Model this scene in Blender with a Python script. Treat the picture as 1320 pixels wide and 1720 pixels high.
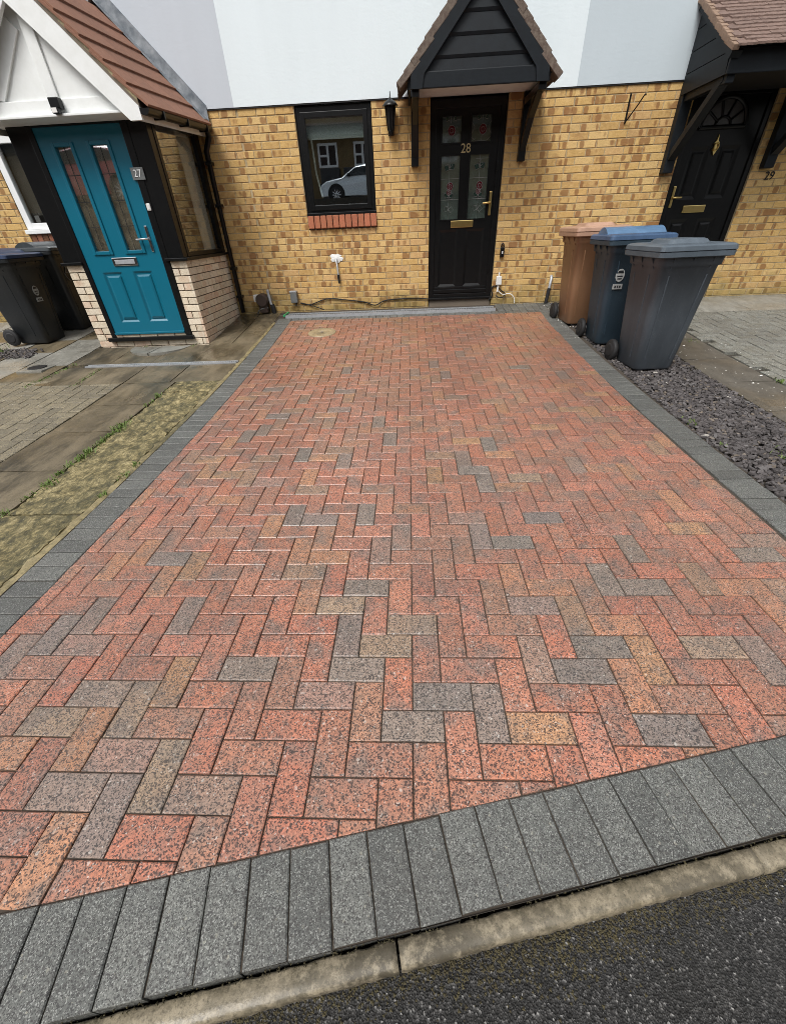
import bpy, bmesh, math, random
from mathutils import Vector, Matrix
random.seed(7)
R = math.radians
S = bpy.context.scene
COL = S.collection
for o in list(bpy.data.objects): bpy.data.objects.remove(o)

# ------------------------------------------------------------------ camera
cam = bpy.data.cameras.new('camera'); camo = bpy.data.objects.new('camera', cam); COL.objects.link(camo)
cam.sensor_fit = 'HORIZONTAL'; cam.sensor_width = 36; cam.lens = 671.076 / 1320 * 36
cam.clip_start = .02; cam.clip_end = 400
_r = Vector((0.99876550, 0.03203312, -0.03796523)); _u = Vector((0.01236453, 0.57991643, 0.81458213)); _f = Vector((-0.04811027, 0.81404595, -0.57880445))
camo.matrix_world = Matrix(((_r.x, _u.x, -_f.x, 0.006), (_r.y, _u.y, -_f.y, -0.3936), (_r.z, _u.z, -_f.z, 1.2922), (0, 0, 0, 1)))
S.camera = camo
# ------------------------------------------------------------------ sky, sun, exposure (overcast)
SUN_EL, SUN_AZ = R(56), R(205)          # azimuth: direction towards the sun, clockwise from +Y
wd = bpy.data.worlds.new('World'); S.world = wd; wd.use_nodes = True
wn = wd.node_tree.nodes; wl = wd.node_tree.links; wn.clear()
sky = wn.new('ShaderNodeTexSky'); sky.sky_type = 'NISHITA'; sky.sun_disc = False
sky.sun_elevation = SUN_EL; sky.sun_rotation = SUN_AZ; sky.air_density = 1.0; sky.dust_density = 4.0; sky.ozone_density = 1.0
hs = wn.new('ShaderNodeHueSaturation'); hs.inputs['Saturation'].default_value = .22
bg = wn.new('ShaderNodeBackground'); bg.inputs['Strength'].default_value = .10
wo = wn.new('ShaderNodeOutputWorld')
wl.new(sky.outputs[0], hs.inputs['Color']); wl.new(hs.outputs[0], bg.inputs[0]); wl.new(bg.outputs[0], wo.inputs[0])
sl = bpy.data.lights.new('sun', 'SUN'); sl.energy = 1.5; sl.angle = R(24); sl.color = (1, .97, .93)
so = bpy.data.objects.new('sun', sl); COL.objects.link(so)
_d = Vector((math.sin(SUN_AZ) * math.cos(SUN_EL), math.cos(SUN_AZ) * math.cos(SUN_EL), math.sin(SUN_EL)))
so.rotation_euler = _d.to_track_quat('Z', 'Y').to_euler(); so.location = (0, -5, 20)
S.view_settings.view_transform = 'Standard'; S.view_settings.look = 'None'; S.view_settings.gamma = 1
S.view_settings.use_curve_mapping = False; S.view_settings.exposure = 0.80

S.render.engine = 'CYCLES'; S.cycles.use_denoising = True; S.cycles.denoiser = 'OPENIMAGEDENOISE'; S.cycles.denoising_input_passes = 'RGB_ALBEDO_NORMAL'; S.cycles.denoising_prefilter = 'NONE'; S.cycles.pixel_filter_type = 'BLACKMAN_HARRIS'; S.cycles.filter_width = .9; S.cycles.sample_clamp_indirect = 4

# ------------------------------------------------------------------ ground profile and key planes
def gz(y):
    y = max(-.6, min(y, 6.4)); return -0.0093244 * y + 0.010453 * y * y
def gs(y): return -0.0093244 + 2 * 0.010453 * y if -.6 < y < 6.4 else 0
YW = 6.15          # front face of the brickwork
ZR = 2.515         # bottom edge of the render

# ------------------------------------------------------------------ materials
def nt(name):
    m = bpy.data.materials.new(name); m.use_nodes = True
    t = m.node_tree; b = t.nodes['Principled BSDF']; return m, t, b
def N(t, kind, **kw):
    n = t.nodes.new(kind)
    for k, v in kw.items():
        if k in n.inputs: n.inputs[k].default_value = v
        else: setattr(n, k, v)
    return n
def ramp(t, src, p0, p1, c0=(0, 0, 0, 1), c1=(1, 1, 1, 1)):
    r = t.nodes.new('ShaderNodeValToRGB'); e = r.color_ramp.elements
    e[0].position = p0; e[1].position = p1; e[0].color = c0; e[1].color = c1
    t.links.new(src, r.inputs[0]); return r.outputs[0]
def mix(t, fac, a, b, mode='MIX'):
    m = t.nodes.new('ShaderNodeMix'); m.data_type = 'RGBA'; m.blend_type = mode
    for s, v in ((m.inputs[0], fac), (m.inputs[6], a), (m.inputs[7], b)):
        if isinstance(v, (int, float)): s.default_value = v
        elif isinstance(v, tuple): s.default_value = v if len(v) == 4 else (*v, 1)
        else: t.links.new(v, s)
    return m.outputs[2]
def pos(t): return t.nodes.new('ShaderNodeNewGeometry').outputs['Position']
def noise(t, vec, scale, detail=3, rough=.55, w=None):
    n = N(t, 'ShaderNodeTexNoise', Scale=scale, Detail=detail, Roughness=rough)
    if w is not None: n.noise_dimensions = '4D'; t.links.new(w, n.inputs['W'])
    t.links.new(vec, n.inputs['Vector']); return n.outputs['Fac']
def bump(t, b, h, strength, dist=.004):
    n = N(t, 'ShaderNodeBump', Strength=strength, Distance=dist); t.links.new(h, n.inputs['Height']); t.links.new(n.outputs[0], b.inputs['Normal'])
def stretch(t, vec, s):
    m = t.nodes.new('ShaderNodeMapping'); m.inputs['Scale'].default_value = s; t.links.new(vec, m.inputs[0]); return m.outputs[0]

def surf(name, col, rough=.6, var=.25, scale=7, col2=None, bscale=90, bst=.15, metal=0, spec=.5, coat=0):
    m, t, b = nt(name); p = pos(t)
    n = noise(t, p, scale, 5, .6)
    c2 = col2 or tuple(c * .55 for c in col)
    f = ramp(t, n, .35, .72)
    mm = N(t, 'ShaderNodeMath', operation='MULTIPLY'); t.links.new(f, mm.inputs[0]); mm.inputs[1].default_value = var
    c = mix(t, mm.outputs[0], col, c2)
    t.links.new(c, b.inputs['Base Color']); b.inputs['Roughness'].default_value = rough
    b.inputs['Metallic'].default_value = metal; b.inputs['Specular IOR Level'].default_value = spec; b.inputs['Coat Weight'].default_value = coat
    if bst: bump(t, b, noise(t, p, bscale, 3), bst, .002)
    return m

def colsrc(t, attr):
    if attr:
        a = t.nodes.new('ShaderNodeVertexColor'); a.layer_name = 'col'; return a.outputs['Color'], a.outputs['Alpha']
    o = t.nodes.new('ShaderNodeObjectInfo'); return o.outputs['Color'], o.outputs['Alpha']

def grain(t, p, c, scale, dark, lite, dfac=.75, lfac=.6, dcol=(.03, .028, .028), lcol=(.75, .72, .66)):
    v = N(t, 'ShaderNodeTexVoronoi', Scale=scale); t.links.new(p, v.inputs['Vector'])
    s = t.nodes.new('ShaderNodeSeparateColor'); t.links.new(v.outputs['Color'], s.inputs[0])
    d = ramp(t, s.outputs[0], dark - .04, dark, (dfac,) * 3 + (1,), (0, 0, 0, 1))
    c = mix(t, d, c, dcol)
    l = ramp(t, s.outputs[1], lite, lite + .03, (0, 0, 0, 1), (lfac,) * 3 + (1,))
    return mix(t, l, c, lcol), s.outputs[0]

def paver_mat(name, attr, two=.72, dark=.30, lite=.965, rough=.47, gscale=290, grey=(.21, .185, .165)):
    m, t, b = nt(name); p = pos(t); c, a = colsrc(t, attr)
    w = N(t, 'ShaderNodeMath', operation='MULTIPLY'); t.links.new(a, w.inputs[0]); w.inputs[1].default_value = 60
    n = noise(t, p, 9, 3, .6, w.outputs[0])
    f = ramp(t, n, .47, .66, (0, 0, 0, 1), (two, two, two, 1))
    c = mix(t, f, c, grey)
    n2 = noise(t, p, 40, 4, .6, w.outputs[0]); n2c = (.09, .098, .094) if 'charcoal' in name else (.21, .195, .14) if 'weathered' in name else (.34, .245, .18)
    c = mix(t, ramp(t, n2, .3, .7, (0, 0, 0, 1), (.45, .45, .45, 1)), c, n2c)
    fine = noise(t, p, gscale * .55, 4, .75); c = mix(t, ramp(t, fine, .40, .62, (.55, .55, .55, 1), (0, 0, 0, 1)), c, (.075, .06, .052) if 'charcoal' not in name else (.03, .033, .033))
    c, g = grain(t, p, c, gscale, dark, lite, .82, .45 if 'charcoal' not in name else .42, (.03, .028, .028), (.75, .72, .66) if 'charcoal' not in name else (.46, .47, .44))
    c, g0 = grain(t, p, c, gscale * .45, .09, .988, .6, .4, (.04, .036, .034), (.75, .72, .66) if 'charcoal' not in name else (.45, .43, .34))
    big = noise(t, p, .9, 4, .6); c = mix(t, ramp(t, big, .4, .75, (0, 0, 0, 1), (.28, .28, .28, 1)), c, (.06, .055, .05), 'MIX')
    if 'charcoal' not in name and 'weathered' not in name:       # damp, dirty blotches, more of them near the channel
        sy = t.nodes.new('ShaderNodeSeparateXYZ'); t.links.new(p, sy.inputs[0]); mr_ = N(t, 'ShaderNodeMapRange'); t.links.new(sy.outputs[1], mr_.inputs[0])
        for q, v in ((1, 1.5), (2, 5.8), (3, -.12), (4, .22)): mr_.inputs[q].default_value = v
        ad = N(t, 'ShaderNodeMath', operation='ADD'); t.links.new(mr_.outputs[0], ad.inputs[0]); t.links.new(noise(t, p, 1.6, 6, .65), ad.inputs[1])
        c = mix(t, ramp(t, ad.outputs[0], .45, .72, (0, 0, 0, 1), (.34, .34, .34, 1)), c, (.20, .085, .04))
    t.links.new(c, b.inputs['Base Color'])
    rr = ramp(t, noise(t, p, 1.3, 4, .6), .35, .65, (max(.24, rough - .22),) * 3 + (1,), (rough,) * 3 + (1,)); t.links.new(rr, b.inputs['Roughness'])
    bump(t, b, g, .35, .0015); return m
def mth0(t, n, a):      # some bricks carry more burnt patches than others
    m1 = N(t, 'ShaderNodeMath', operation='SUBTRACT'); t.links.new(a, m1.inputs[0]); m1.inputs[1].default_value = .5
    m2 = N(t, 'ShaderNodeMath', operation='MULTIPLY_ADD'); t.links.new(m1.outputs[0], m2.inputs[0]); m2.inputs[1].default_value = .2; t.links.new(n, m2.inputs[2]); return m2.outputs[0]
def brick_mat(name, attr, patch=(.22, .095, .037), pf=.75, lo=.56):
    m, t, b = nt(name); p = pos(t); c, a = colsrc(t, attr)
    w = N(t, 'ShaderNodeMath', operation='MULTIPLY'); t.links.new(a, w.inputs[0]); w.inputs[1].default_value = 80
    n = noise(t, stretch(t, p, (1, 1, .12)), 16, 0, .35, w.outputs[0]); n = mth0(t, n, a)
    sx = t.nodes.new('ShaderNodeSeparateXYZ'); t.links.new(p, sx.inputs[0])
    def mth(op, a, b=None):
        m_ = N(t, 'ShaderNodeMath', operation=op)
        for q, v in enumerate((a, b)):
            if v is None: continue
            if isinstance(v, (int, float)): m_.inputs[q].default_value = v
            else: t.links.new(v, m_.inputs[q])
        return m_.outputs[0]
    fr = mth('FRACT', mth('DIVIDE', mth('SUBTRACT', 50 * .075 + 2.511, sx.outputs[2]), .075))
    ed = mth('POWER', mth('ABSOLUTE', mth('SUBTRACT', mth('MULTIPLY', fr, 2.0), .87)), 3.0)
    nj = noise(t, p, 70, 2, .5)
    n = mth('ADD', mth('SUBTRACT', n, mth('MULTIPLY', ed, .11)), mth('MULTIPLY', mth('SUBTRACT', nj, .5), .05))
    n2 = noise(t, p, 60, 4, .65); c = mix(t, ramp(t, n2, .35, .75, (0, 0, 0, 1), (.28, .28, .28, 1)), c, (.36, .21, .08))
    n4 = noise(t, stretch(t, p, (.6, .6, .6)), 1.4, 4, .6); c = mix(t, ramp(t, n4, .45, .75, (0, 0, 0, 1), (.18, .18, .18, 1)), c, (.2, .14, .06))
    n5 = noise(t, p, 28, 3, .6, w.outputs[0])
    if 'red' not in name: c = mix(t, ramp(t, n5, .42, .62, (0, 0, 0, 1), (.4, .4, .4, 1)), c, (.68, .48, .22) if 'yellow' in name else (.8, .72, .58))
    c = mix(t, ramp(t, n, lo, lo + .07, (0, 0, 0, 1), (pf, pf, pf, 1)), c, patch)
    c = mix(t, ramp(t, noise(t, p, 9, 2, .5, w.outputs[0]), .60, .70, (0, 0, 0, 1), (.35, .35, .35, 1)), c, (.30, .155, .075))
    al = mth('MULTIPLY', mth('SUBTRACT', .66, sx.outputs[2]), 2.6); al = mth('ADD', al, mth('MULTIPLY', mth('SUBTRACT', noise(t, p, 3.2, 5, .65), .5), 2.4))     # algae creeping up from the ground
    if 'yellow' in name: c = mix(t, ramp(t, al, .25, .9, (0, 0, 0, 1), (.6, .6, .6, 1)), c, (.15, .135, .045))
    t.links.new(c, b.inputs['Base Color']); b.inputs['Roughness'].default_value = .85; b.inputs['Specular IOR Level'].default_value = .25
    n6 = noise(t, p, 110, 4, .75)
    c = mix(t, ramp(t, n6, .3, .5, (.5, .5, .5, 1), (0, 0, 0, 1)), c, (.26, .15, .06) if 'yellow' in name else (.3, .2, .13)); t.links.new(c, b.inputs['Base Color'])
    bump(t, b, n6, .6, .004); return m
def glass(name, refl=.45, tint=(.45, .5, .5), rough=.01):
    m, t, b = nt(name); t.nodes.remove(b); out = t.nodes['Material Output']
    g = N(t, 'ShaderNodeBsdfGlossy', Roughness=rough); g.inputs['Color'].default_value = (.9, .95, 1, 1)
    tr = t.nodes.new('ShaderNodeBsdfTransparent'); tr.inputs['Color'].default_value = (*tint, 1)
    ms = t.nodes.new('ShaderNodeMixShader'); ms.inputs[0].default_value = refl
    t.links.new(tr.outputs[0], ms.inputs[1]); t.links.new(g.outputs[0], ms.inputs[2]); t.links.new(ms.outputs[0], out.inputs[0]); return m

M = {}
M['paver'] = paver_mat('block_paving', False); M['paver_a'] = paver_mat('block_paving_field', True)
M['char'] = paver_mat('charcoal_block', False, .25, .3, .86, .66, 430, (.075, .082, .08)); M['char_a'] = paver_mat('charcoal_block_field', True, .25, .3, .86, .66, 430, (.075, .082, .08))
M['oldblock'] = paver_mat('weathered_block', False, .5, .2, .985, .7, 300, (.13, .12, .075))
M['brick'] = brick_mat('yellow_brick', False); M['brick_a'] = brick_mat('yellow_brick_field', True)
M['cream'] = brick_mat('cream_brick', False, (.52, .33, .22), .35, .6)
M['redbrick'] = brick_mat('red_sill_brick', False, (.2, .06, .035), .4, .6)
M['mortar'] = surf('mortar', (.50, .40, .24), .95, .75, 1.6, (.18, .135, .075), 200, .5)
M['mortar_dark'] = surf('mortar_dark', (.16, .13, .10), .95, .5, 5)
M['sand'] = surf('joint_sand', (.06, .048, .036), .95, .5, 20, None, 300, .3)
M['black'] = surf('black_paint', (.004, .0045, .005), .3, .3, 20, (.014, .013, .012), 60, .03, 0, .3)
M['blackwood'] = surf('black_stained_board', (.010, .0135, .017), .5, .6, 14, (.006, .007, .009), 80, .25, 0, .22)
M['blackmatt'] = surf('black_matt', (.004, .004, .004), .7, .2, 9, None, 60, .05)
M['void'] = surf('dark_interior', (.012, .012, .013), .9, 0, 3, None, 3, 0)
M['white'] = surf('white_paint', (.78, .80, .79), .55, .3, 9, (.55, .56, .52), 70, .12)
M['soffit'] = surf('soffit_paint', (.78, .77, .74), .6, .3, 9)
M['upvc'] = surf('white_plastic', (.8, .82, .82), .3, .1, 9, None, 60, .03)
M['teal'] = surf('teal_door', (.003, .125, .195), .32, .2, 6, (.003, .105, .165), 140, .06)
M['brass'] = surf('brass', (.75, .56, .22), .28, .25, 30, (.45, .32, .12), 60, .02, 1)
M['gold'] = surf('gold_numeral', (.62, .50, .27), .35, .2, 30, None, 60, 0, .6)
M['chrome'] = surf('chrome', (.62, .63, .64), .2, .15, 30, None, 60, .02, 1)
M['steel'] = surf('galvanised_steel', (.46, .48, .50), .4, .5, 25, (.24, .25, .26), 90, .1, .35)
M['lead'] = surf('lead_flashing', (.10, .12, .14), .45, .8, 9, (.36, .38, .40), 30, .4)
M['ivory'] = surf('ivory_plastic', (.7, .7, .68), .35, .1, 10)
M['greybox'] = surf('grey_plastic', (.16, .17, .17), .5, .3, 12)
M['brownplastic'] = surf('brown_plastic', (.05, .034, .028), .45, .3, 12)
M['green'] = surf('green_plastic', (.03, .33, .12), .4, .2, 12)
M['rubber'] = surf('rubber', (.012, .012, .013), .7, .3, 20)
M['blind'] = surf('blind_fabric', (.85, .85, .78), .9, .15, 30)
M['leadline'] = surf('lead_came', (.34, .35, .35), .4, .2, 30)
M['rosered'] = surf('rose_glass', (.09, .008, .014), .25, .3, 40)
M['leafgl'] = surf('leaf_glass', (.02, .045, .035), .25, .3, 40)
M['glass'] = glass('window_glass', .36, (.85, .9, .9)); M['doorglass'] = glass('door_glass', .22, (.85, .9, .88), .05)
M['porchglass'] = glass('porch_glass', .28, (.88, .88, .86), .02)
M['frost'] = surf('frosted_backing', (.26, .28, .26), .5, .7, 6, (.13, .15, .14), 60, .1)
def rendermat(name, col):
    m, t, b = nt(name); p = pos(t)
    n = noise(t, stretch(t, p, (3, 1, .6)), 1.1, 4, .6); c = mix(t, ramp(t, n, .35, .8, (0, 0, 0, 1), (.22, .22, .22, 1)), col, tuple(x * .78 for x in col))
    t.links.new(c, b.inputs['Base Color']); b.inputs['Roughness'].default_value = .8; b.inputs['Specular IOR Level'].default_value = .2
    bump(t, b, noise(t, stretch(t, p, (1, 1, 1.8)), 16, 7, .65), .16, .012); return m
M['r27'] = rendermat('lilac_render', (.505, .55, .60)); M['r28'] = rendermat('white_render', (.70, .775, .805)); M['r29'] = rendermat('pale_blue_render', (.50, .57, .61))
def tilemat(name, a, b2):
    m, t, b = nt(name); p = pos(t); oi = t.nodes.new('ShaderNodeObjectInfo')
    n = noise(t, p, 26, 5, .65); c = mix(t, ramp(t, n, .38, .68), a, b2)
    c = mix(t, .35, c, mix(t, oi.outputs['Random'], (a[0] * .7, a[1] * .7, a[2] * .7), (a[0] * 1.25, a[1] * 1.25, a[2] * 1.25)))
    t.links.new(c, b.inputs['Base Color']); b.inputs['Roughness'].default_value = .85; bump(t, b, noise(t, p, 70, 4), .5, .006); return m
M['tile27'] = tilemat('concrete_roof_tile', (.25, .12, .075), (.17, .085, .055)); M['tiledark'] = tilemat('lichen_clay_tile', (.085, .058, .045), (.20, .165, .13)); M['tileold'] = tilemat('weathered_clay_tile', (.20, .135, .11), (.09, .055, .045))
def asphalt():
    m, t, b = nt('asphalt'); p = pos(t)
    n = noise(t, p, 3, 4); c = mix(t, ramp(t, n, .35, .7), (.030, .029, .028), (.056, .054, .051))
    v = N(t, 'ShaderNodeTexVoronoi', Scale=230); t.links.new(p, v.inputs['Vector']); sc_ = t.nodes.new('ShaderNodeSeparateColor'); t.links.new(v.outputs['Color'], sc_.inputs[0])
    r = t.nodes.new('ShaderNodeValToRGB'); e = r.color_ramp.elements; t.links.new(sc_.outputs[0], r.inputs[0])
    e[0].position = 0; e[0].color = (.010, .010, .010, 1); e[1].position = 1; e[1].color = (.42, .41, .39, 1)
    for ps, k_ in ((.45, .024), (.75, .05), (.9, .085), (.965, .16)): q = e.new(ps); q.color = (k_, k_ * .97, k_ * .93, 1)
    c = mix(t, .75, c, r.outputs[0]); g = v.outputs['Distance']
    c = mix(t, ramp(t, noise(t, p, 2.2, 4, .6), .45, .7, (0, 0, 0, 1), (.5, .5, .5, 1)), c, (.02, .019, .017))
    # moss and grit collected against the kerb: a stain with its own uneven edge
    t.links.new(c, b.inputs['Base Color']); b.inputs['Roughness'].default_value = .5
    bump(t, b, g, 1, .006); return m
M['asphalt'] = asphalt()
def concrete(name, a, b2, c3, stain, s3=.5, scale=2.2, hi=.3, ani=(1, .45, 1), hs_=14):
    m, t, b = nt(name); p = pos(t)
    c = mix(t, ramp(t, noise(t, p, scale, 6, .62), .38, .66), a, b2)
    c = mix(t, ramp(t, noise(t, stretch(t, p, (1, .6, 1)), 1.15, 4, .6), .5, .62, (0, 0, 0, 1), (s3, s3, s3, 1)), c, c3)
    c = mix(t, ramp(t, noise(t, p, 45, 5, .7), .45, .68, (0, 0, 0, 1), (.65, .65, .65, 1)), c, stain)
    c = mix(t, ramp(t, noise(t, stretch(t, p, ani), hs_, 6, .75), .47, .6, (0, 0, 0, 1), (hi, hi, hi, 1)), c, tuple(min(1, x * 1.5) for x in a))
    fg = noise(t, p, 130, 4, .8); c = mix(t, ramp(t, fg, .34, .5, (.6, .6, .6, 1), (0, 0, 0, 1)), c, tuple(x * .3 for x in b2))
    t.links.new(c, b.inputs['Base Color'])
    rr = ramp(t, noise(t, p, 1.7, 3), .35, .65, (.14, .14, .14, 1), (.65, .65, .65, 1)); t.links.new(rr, b.inputs['Roughness'])
    bump(t, b, noise(t, p, 70, 5, .7), .35, .004); return m
M['slab'] = concrete('stained_slab', (.155, .125, .08), (.08, .064, .040), (.022, .018, .011), (.075, .064, .030), .9, 3.2, .5, (1, .3, 1), 5)
M['riven'] = concrete('mossy_riven_stone', (.31, .25, .125), (.17, .145, .08), (.075, .07, .04), (.05, .05, .03), .75, 6, .6)
M['kerb'] = concrete('kerb_concrete', (.235, .20, .14), (.13, .11, .072), (.06, .05, .033), (.085, .075, .052), .9, 11, .6, (1, 1, 1), 26)
M['haunch'] = concrete('mossy_haunch', (.30, .245, .13), (.17, .14, .07), (.07, .062, .03), (.06, .055, .03), .7, 9, .4, (1, 1, 1), 22)
M['slabr'] = concrete('brown_slab', (.12, .108, .088), (.085, .076, .062), (.055, .05, .04), (.06, .055, .045), .5)
def rivenmat():
    m, t, b = nt('mossy_riven_stone'); p = pos(t)
    h1 = noise(t, stretch(t, p, (1, .7, 1)), 16, 9, .72); r = t.nodes.new('ShaderNodeValToRGB'); e = r.color_ramp.elements; t.links.new(h1, r.inputs[0])
    e[0].position = .36; e[0].color = (.035, .032, .017, 1); e[1].position = .64; e[1].color = (.46, .38, .20, 1); q = e.new(.47); q.color = (.15, .125, .055, 1); q = e.new(.55); q.color = (.31, .25, .115, 1)
    c = mix(t, ramp(t, noise(t, p, 2.2, 3), .45, .65, (0, 0, 0, 1), (.4, .4, .4, 1)), r.outputs[0], (.10, .095, .05))
    h2 = noise(t, stretch(t, p, (1, .6, 1)), 60, 6, .75); c = mix(t, ramp(t, h2, .42, .56, (.6, .6, .6, 1), (0, 0, 0, 1)), c, (.05, .045, .02))
    c = mix(t, ramp(t, h2, .58, .68, (0, 0, 0, 1), (.55, .55, .55, 1)), c, (.46, .40, .25))
    t.links.new(c, b.inputs['Base Color']); b.inputs['Roughness'].default_value = .7; bump(t, b, h2, 1, .012); return m
M['riven'] = rivenmat()
M['apron'] = concrete('pale_concrete', (.27, .265, .235), (.19, .185, .16), (.06, .05, .03), (.15, .14, .12), .3)
M['cover'] = concrete('buff_cover', (.36, .29, .18), (.28, .22, .13), (.2, .16, .1), (.22, .17, .1), .3, 8)
M['earth'] = surf('bed_of_soil', (.05, .042, .032), .95, .5, 12)
M['slate'] = brick_mat('slate_chip', True, (.05, .045, .05), .6, .55)
def slatemat():
    m, t, b = nt('plum_slate'); c, a = colsrc(t, True); p = pos(t)
    c = mix(t, ramp(t, noise(t, p, 120, 3), .35, .7, (0, 0, 0, 1), (.4, .4, .4, 1)), c, (.05, .045, .048))
    t.links.new(c, b.inputs['Base Color']); b.inputs['Roughness'].default_value = .55; bump(t, b, noise(t, p, 160, 3), .3, .002); return m
M['slate'] = slatemat()
M['grass'] = surf('weed_leaf', (.09, .16, .025), .6, .6, 40, (.16, .17, .05), 50, 0)
def plastic(name, col, fade=.35, rough=.5):
    m, t, b = nt(name); p = pos(t)
    c = mix(t, ramp(t, noise(t, stretch(t, p, (1, 1, .35)), 6, 5, .65), .42, .75, (0, 0, 0, 1), (fade,) * 3 + (1,)), col, tuple(min(1, x * 2.2 + .02) for x in col))
    c = mix(t, ramp(t, noise(t, p, 90, 3, .7), .62, .75, (0, 0, 0, 1), (.25, .25, .25, 1)), c, (.25, .25, .24))
    t.links.new(c, b.inputs['Base Color']); b.inputs['Roughness'].default_value = rough; bump(t, b, noise(t, p, 160, 2), .12, .0015); return m
M['bingrey'] = plastic('grey_bin_plastic', (.043, .052, .062)); M['lidgrey'] = plastic('grey_lid_plastic', (.075, .095, .115), .3, .38)
M['binblue'] = plastic('slate_blue_bin_plastic', (.020, .037, .053)); M['lidblue'] = plastic('blue_lid_plastic', (.075, .145, .245), .35, .35)
M['lidmarine'] = plastic('marine_lid_plastic', (.035, .07, .135), .35, .4); M['binbrown'] = plastic('brown_bin_plastic', (.21, .112, .058), .15, .45); M['lidbrown'] = plastic('brown_lid_plastic', (.35, .215, .15), .25, .4)
M['bindark'] = plastic('black_bin_plastic', (.012, .014, .016), .2, .4); M['lidnavy'] = plastic('navy_lid_plastic', (.022, .040, .09), .25, .35); M['liddark'] = plastic('dark_lid_plastic', (.035, .042, .046), .3, .4)
M['sticker'] = surf('white_sticker', (.40, .41, .40), .5, .7, 60, (.16, .17, .17))
M['carwhite'] = surf('white_car_paint', (.72, .80, .85), .2, 0, 3, None, 3, 0, 0, .5, 1); M['carred'] = surf('red_car_paint', (.42, .02, .02), .2, 0, 3, None, 3, 0, 0, .5, 1)
M['carglass'] = surf('car_glass', (.015, .018, .02), .05, 0, 3, None, 3, 0)
M['rooftile'] = surf('brown_roof', (.13, .08, .06), .85, .6, 12, None, 30, .4)
M['grit'] = surf('white_grit', (.75, .73, .68), .7, .2, 30)
M['moss'] = surf('moss_grit', (.055, .045, .022), .9, .8, 30, (.10, .085, .04), 120, .6)

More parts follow.
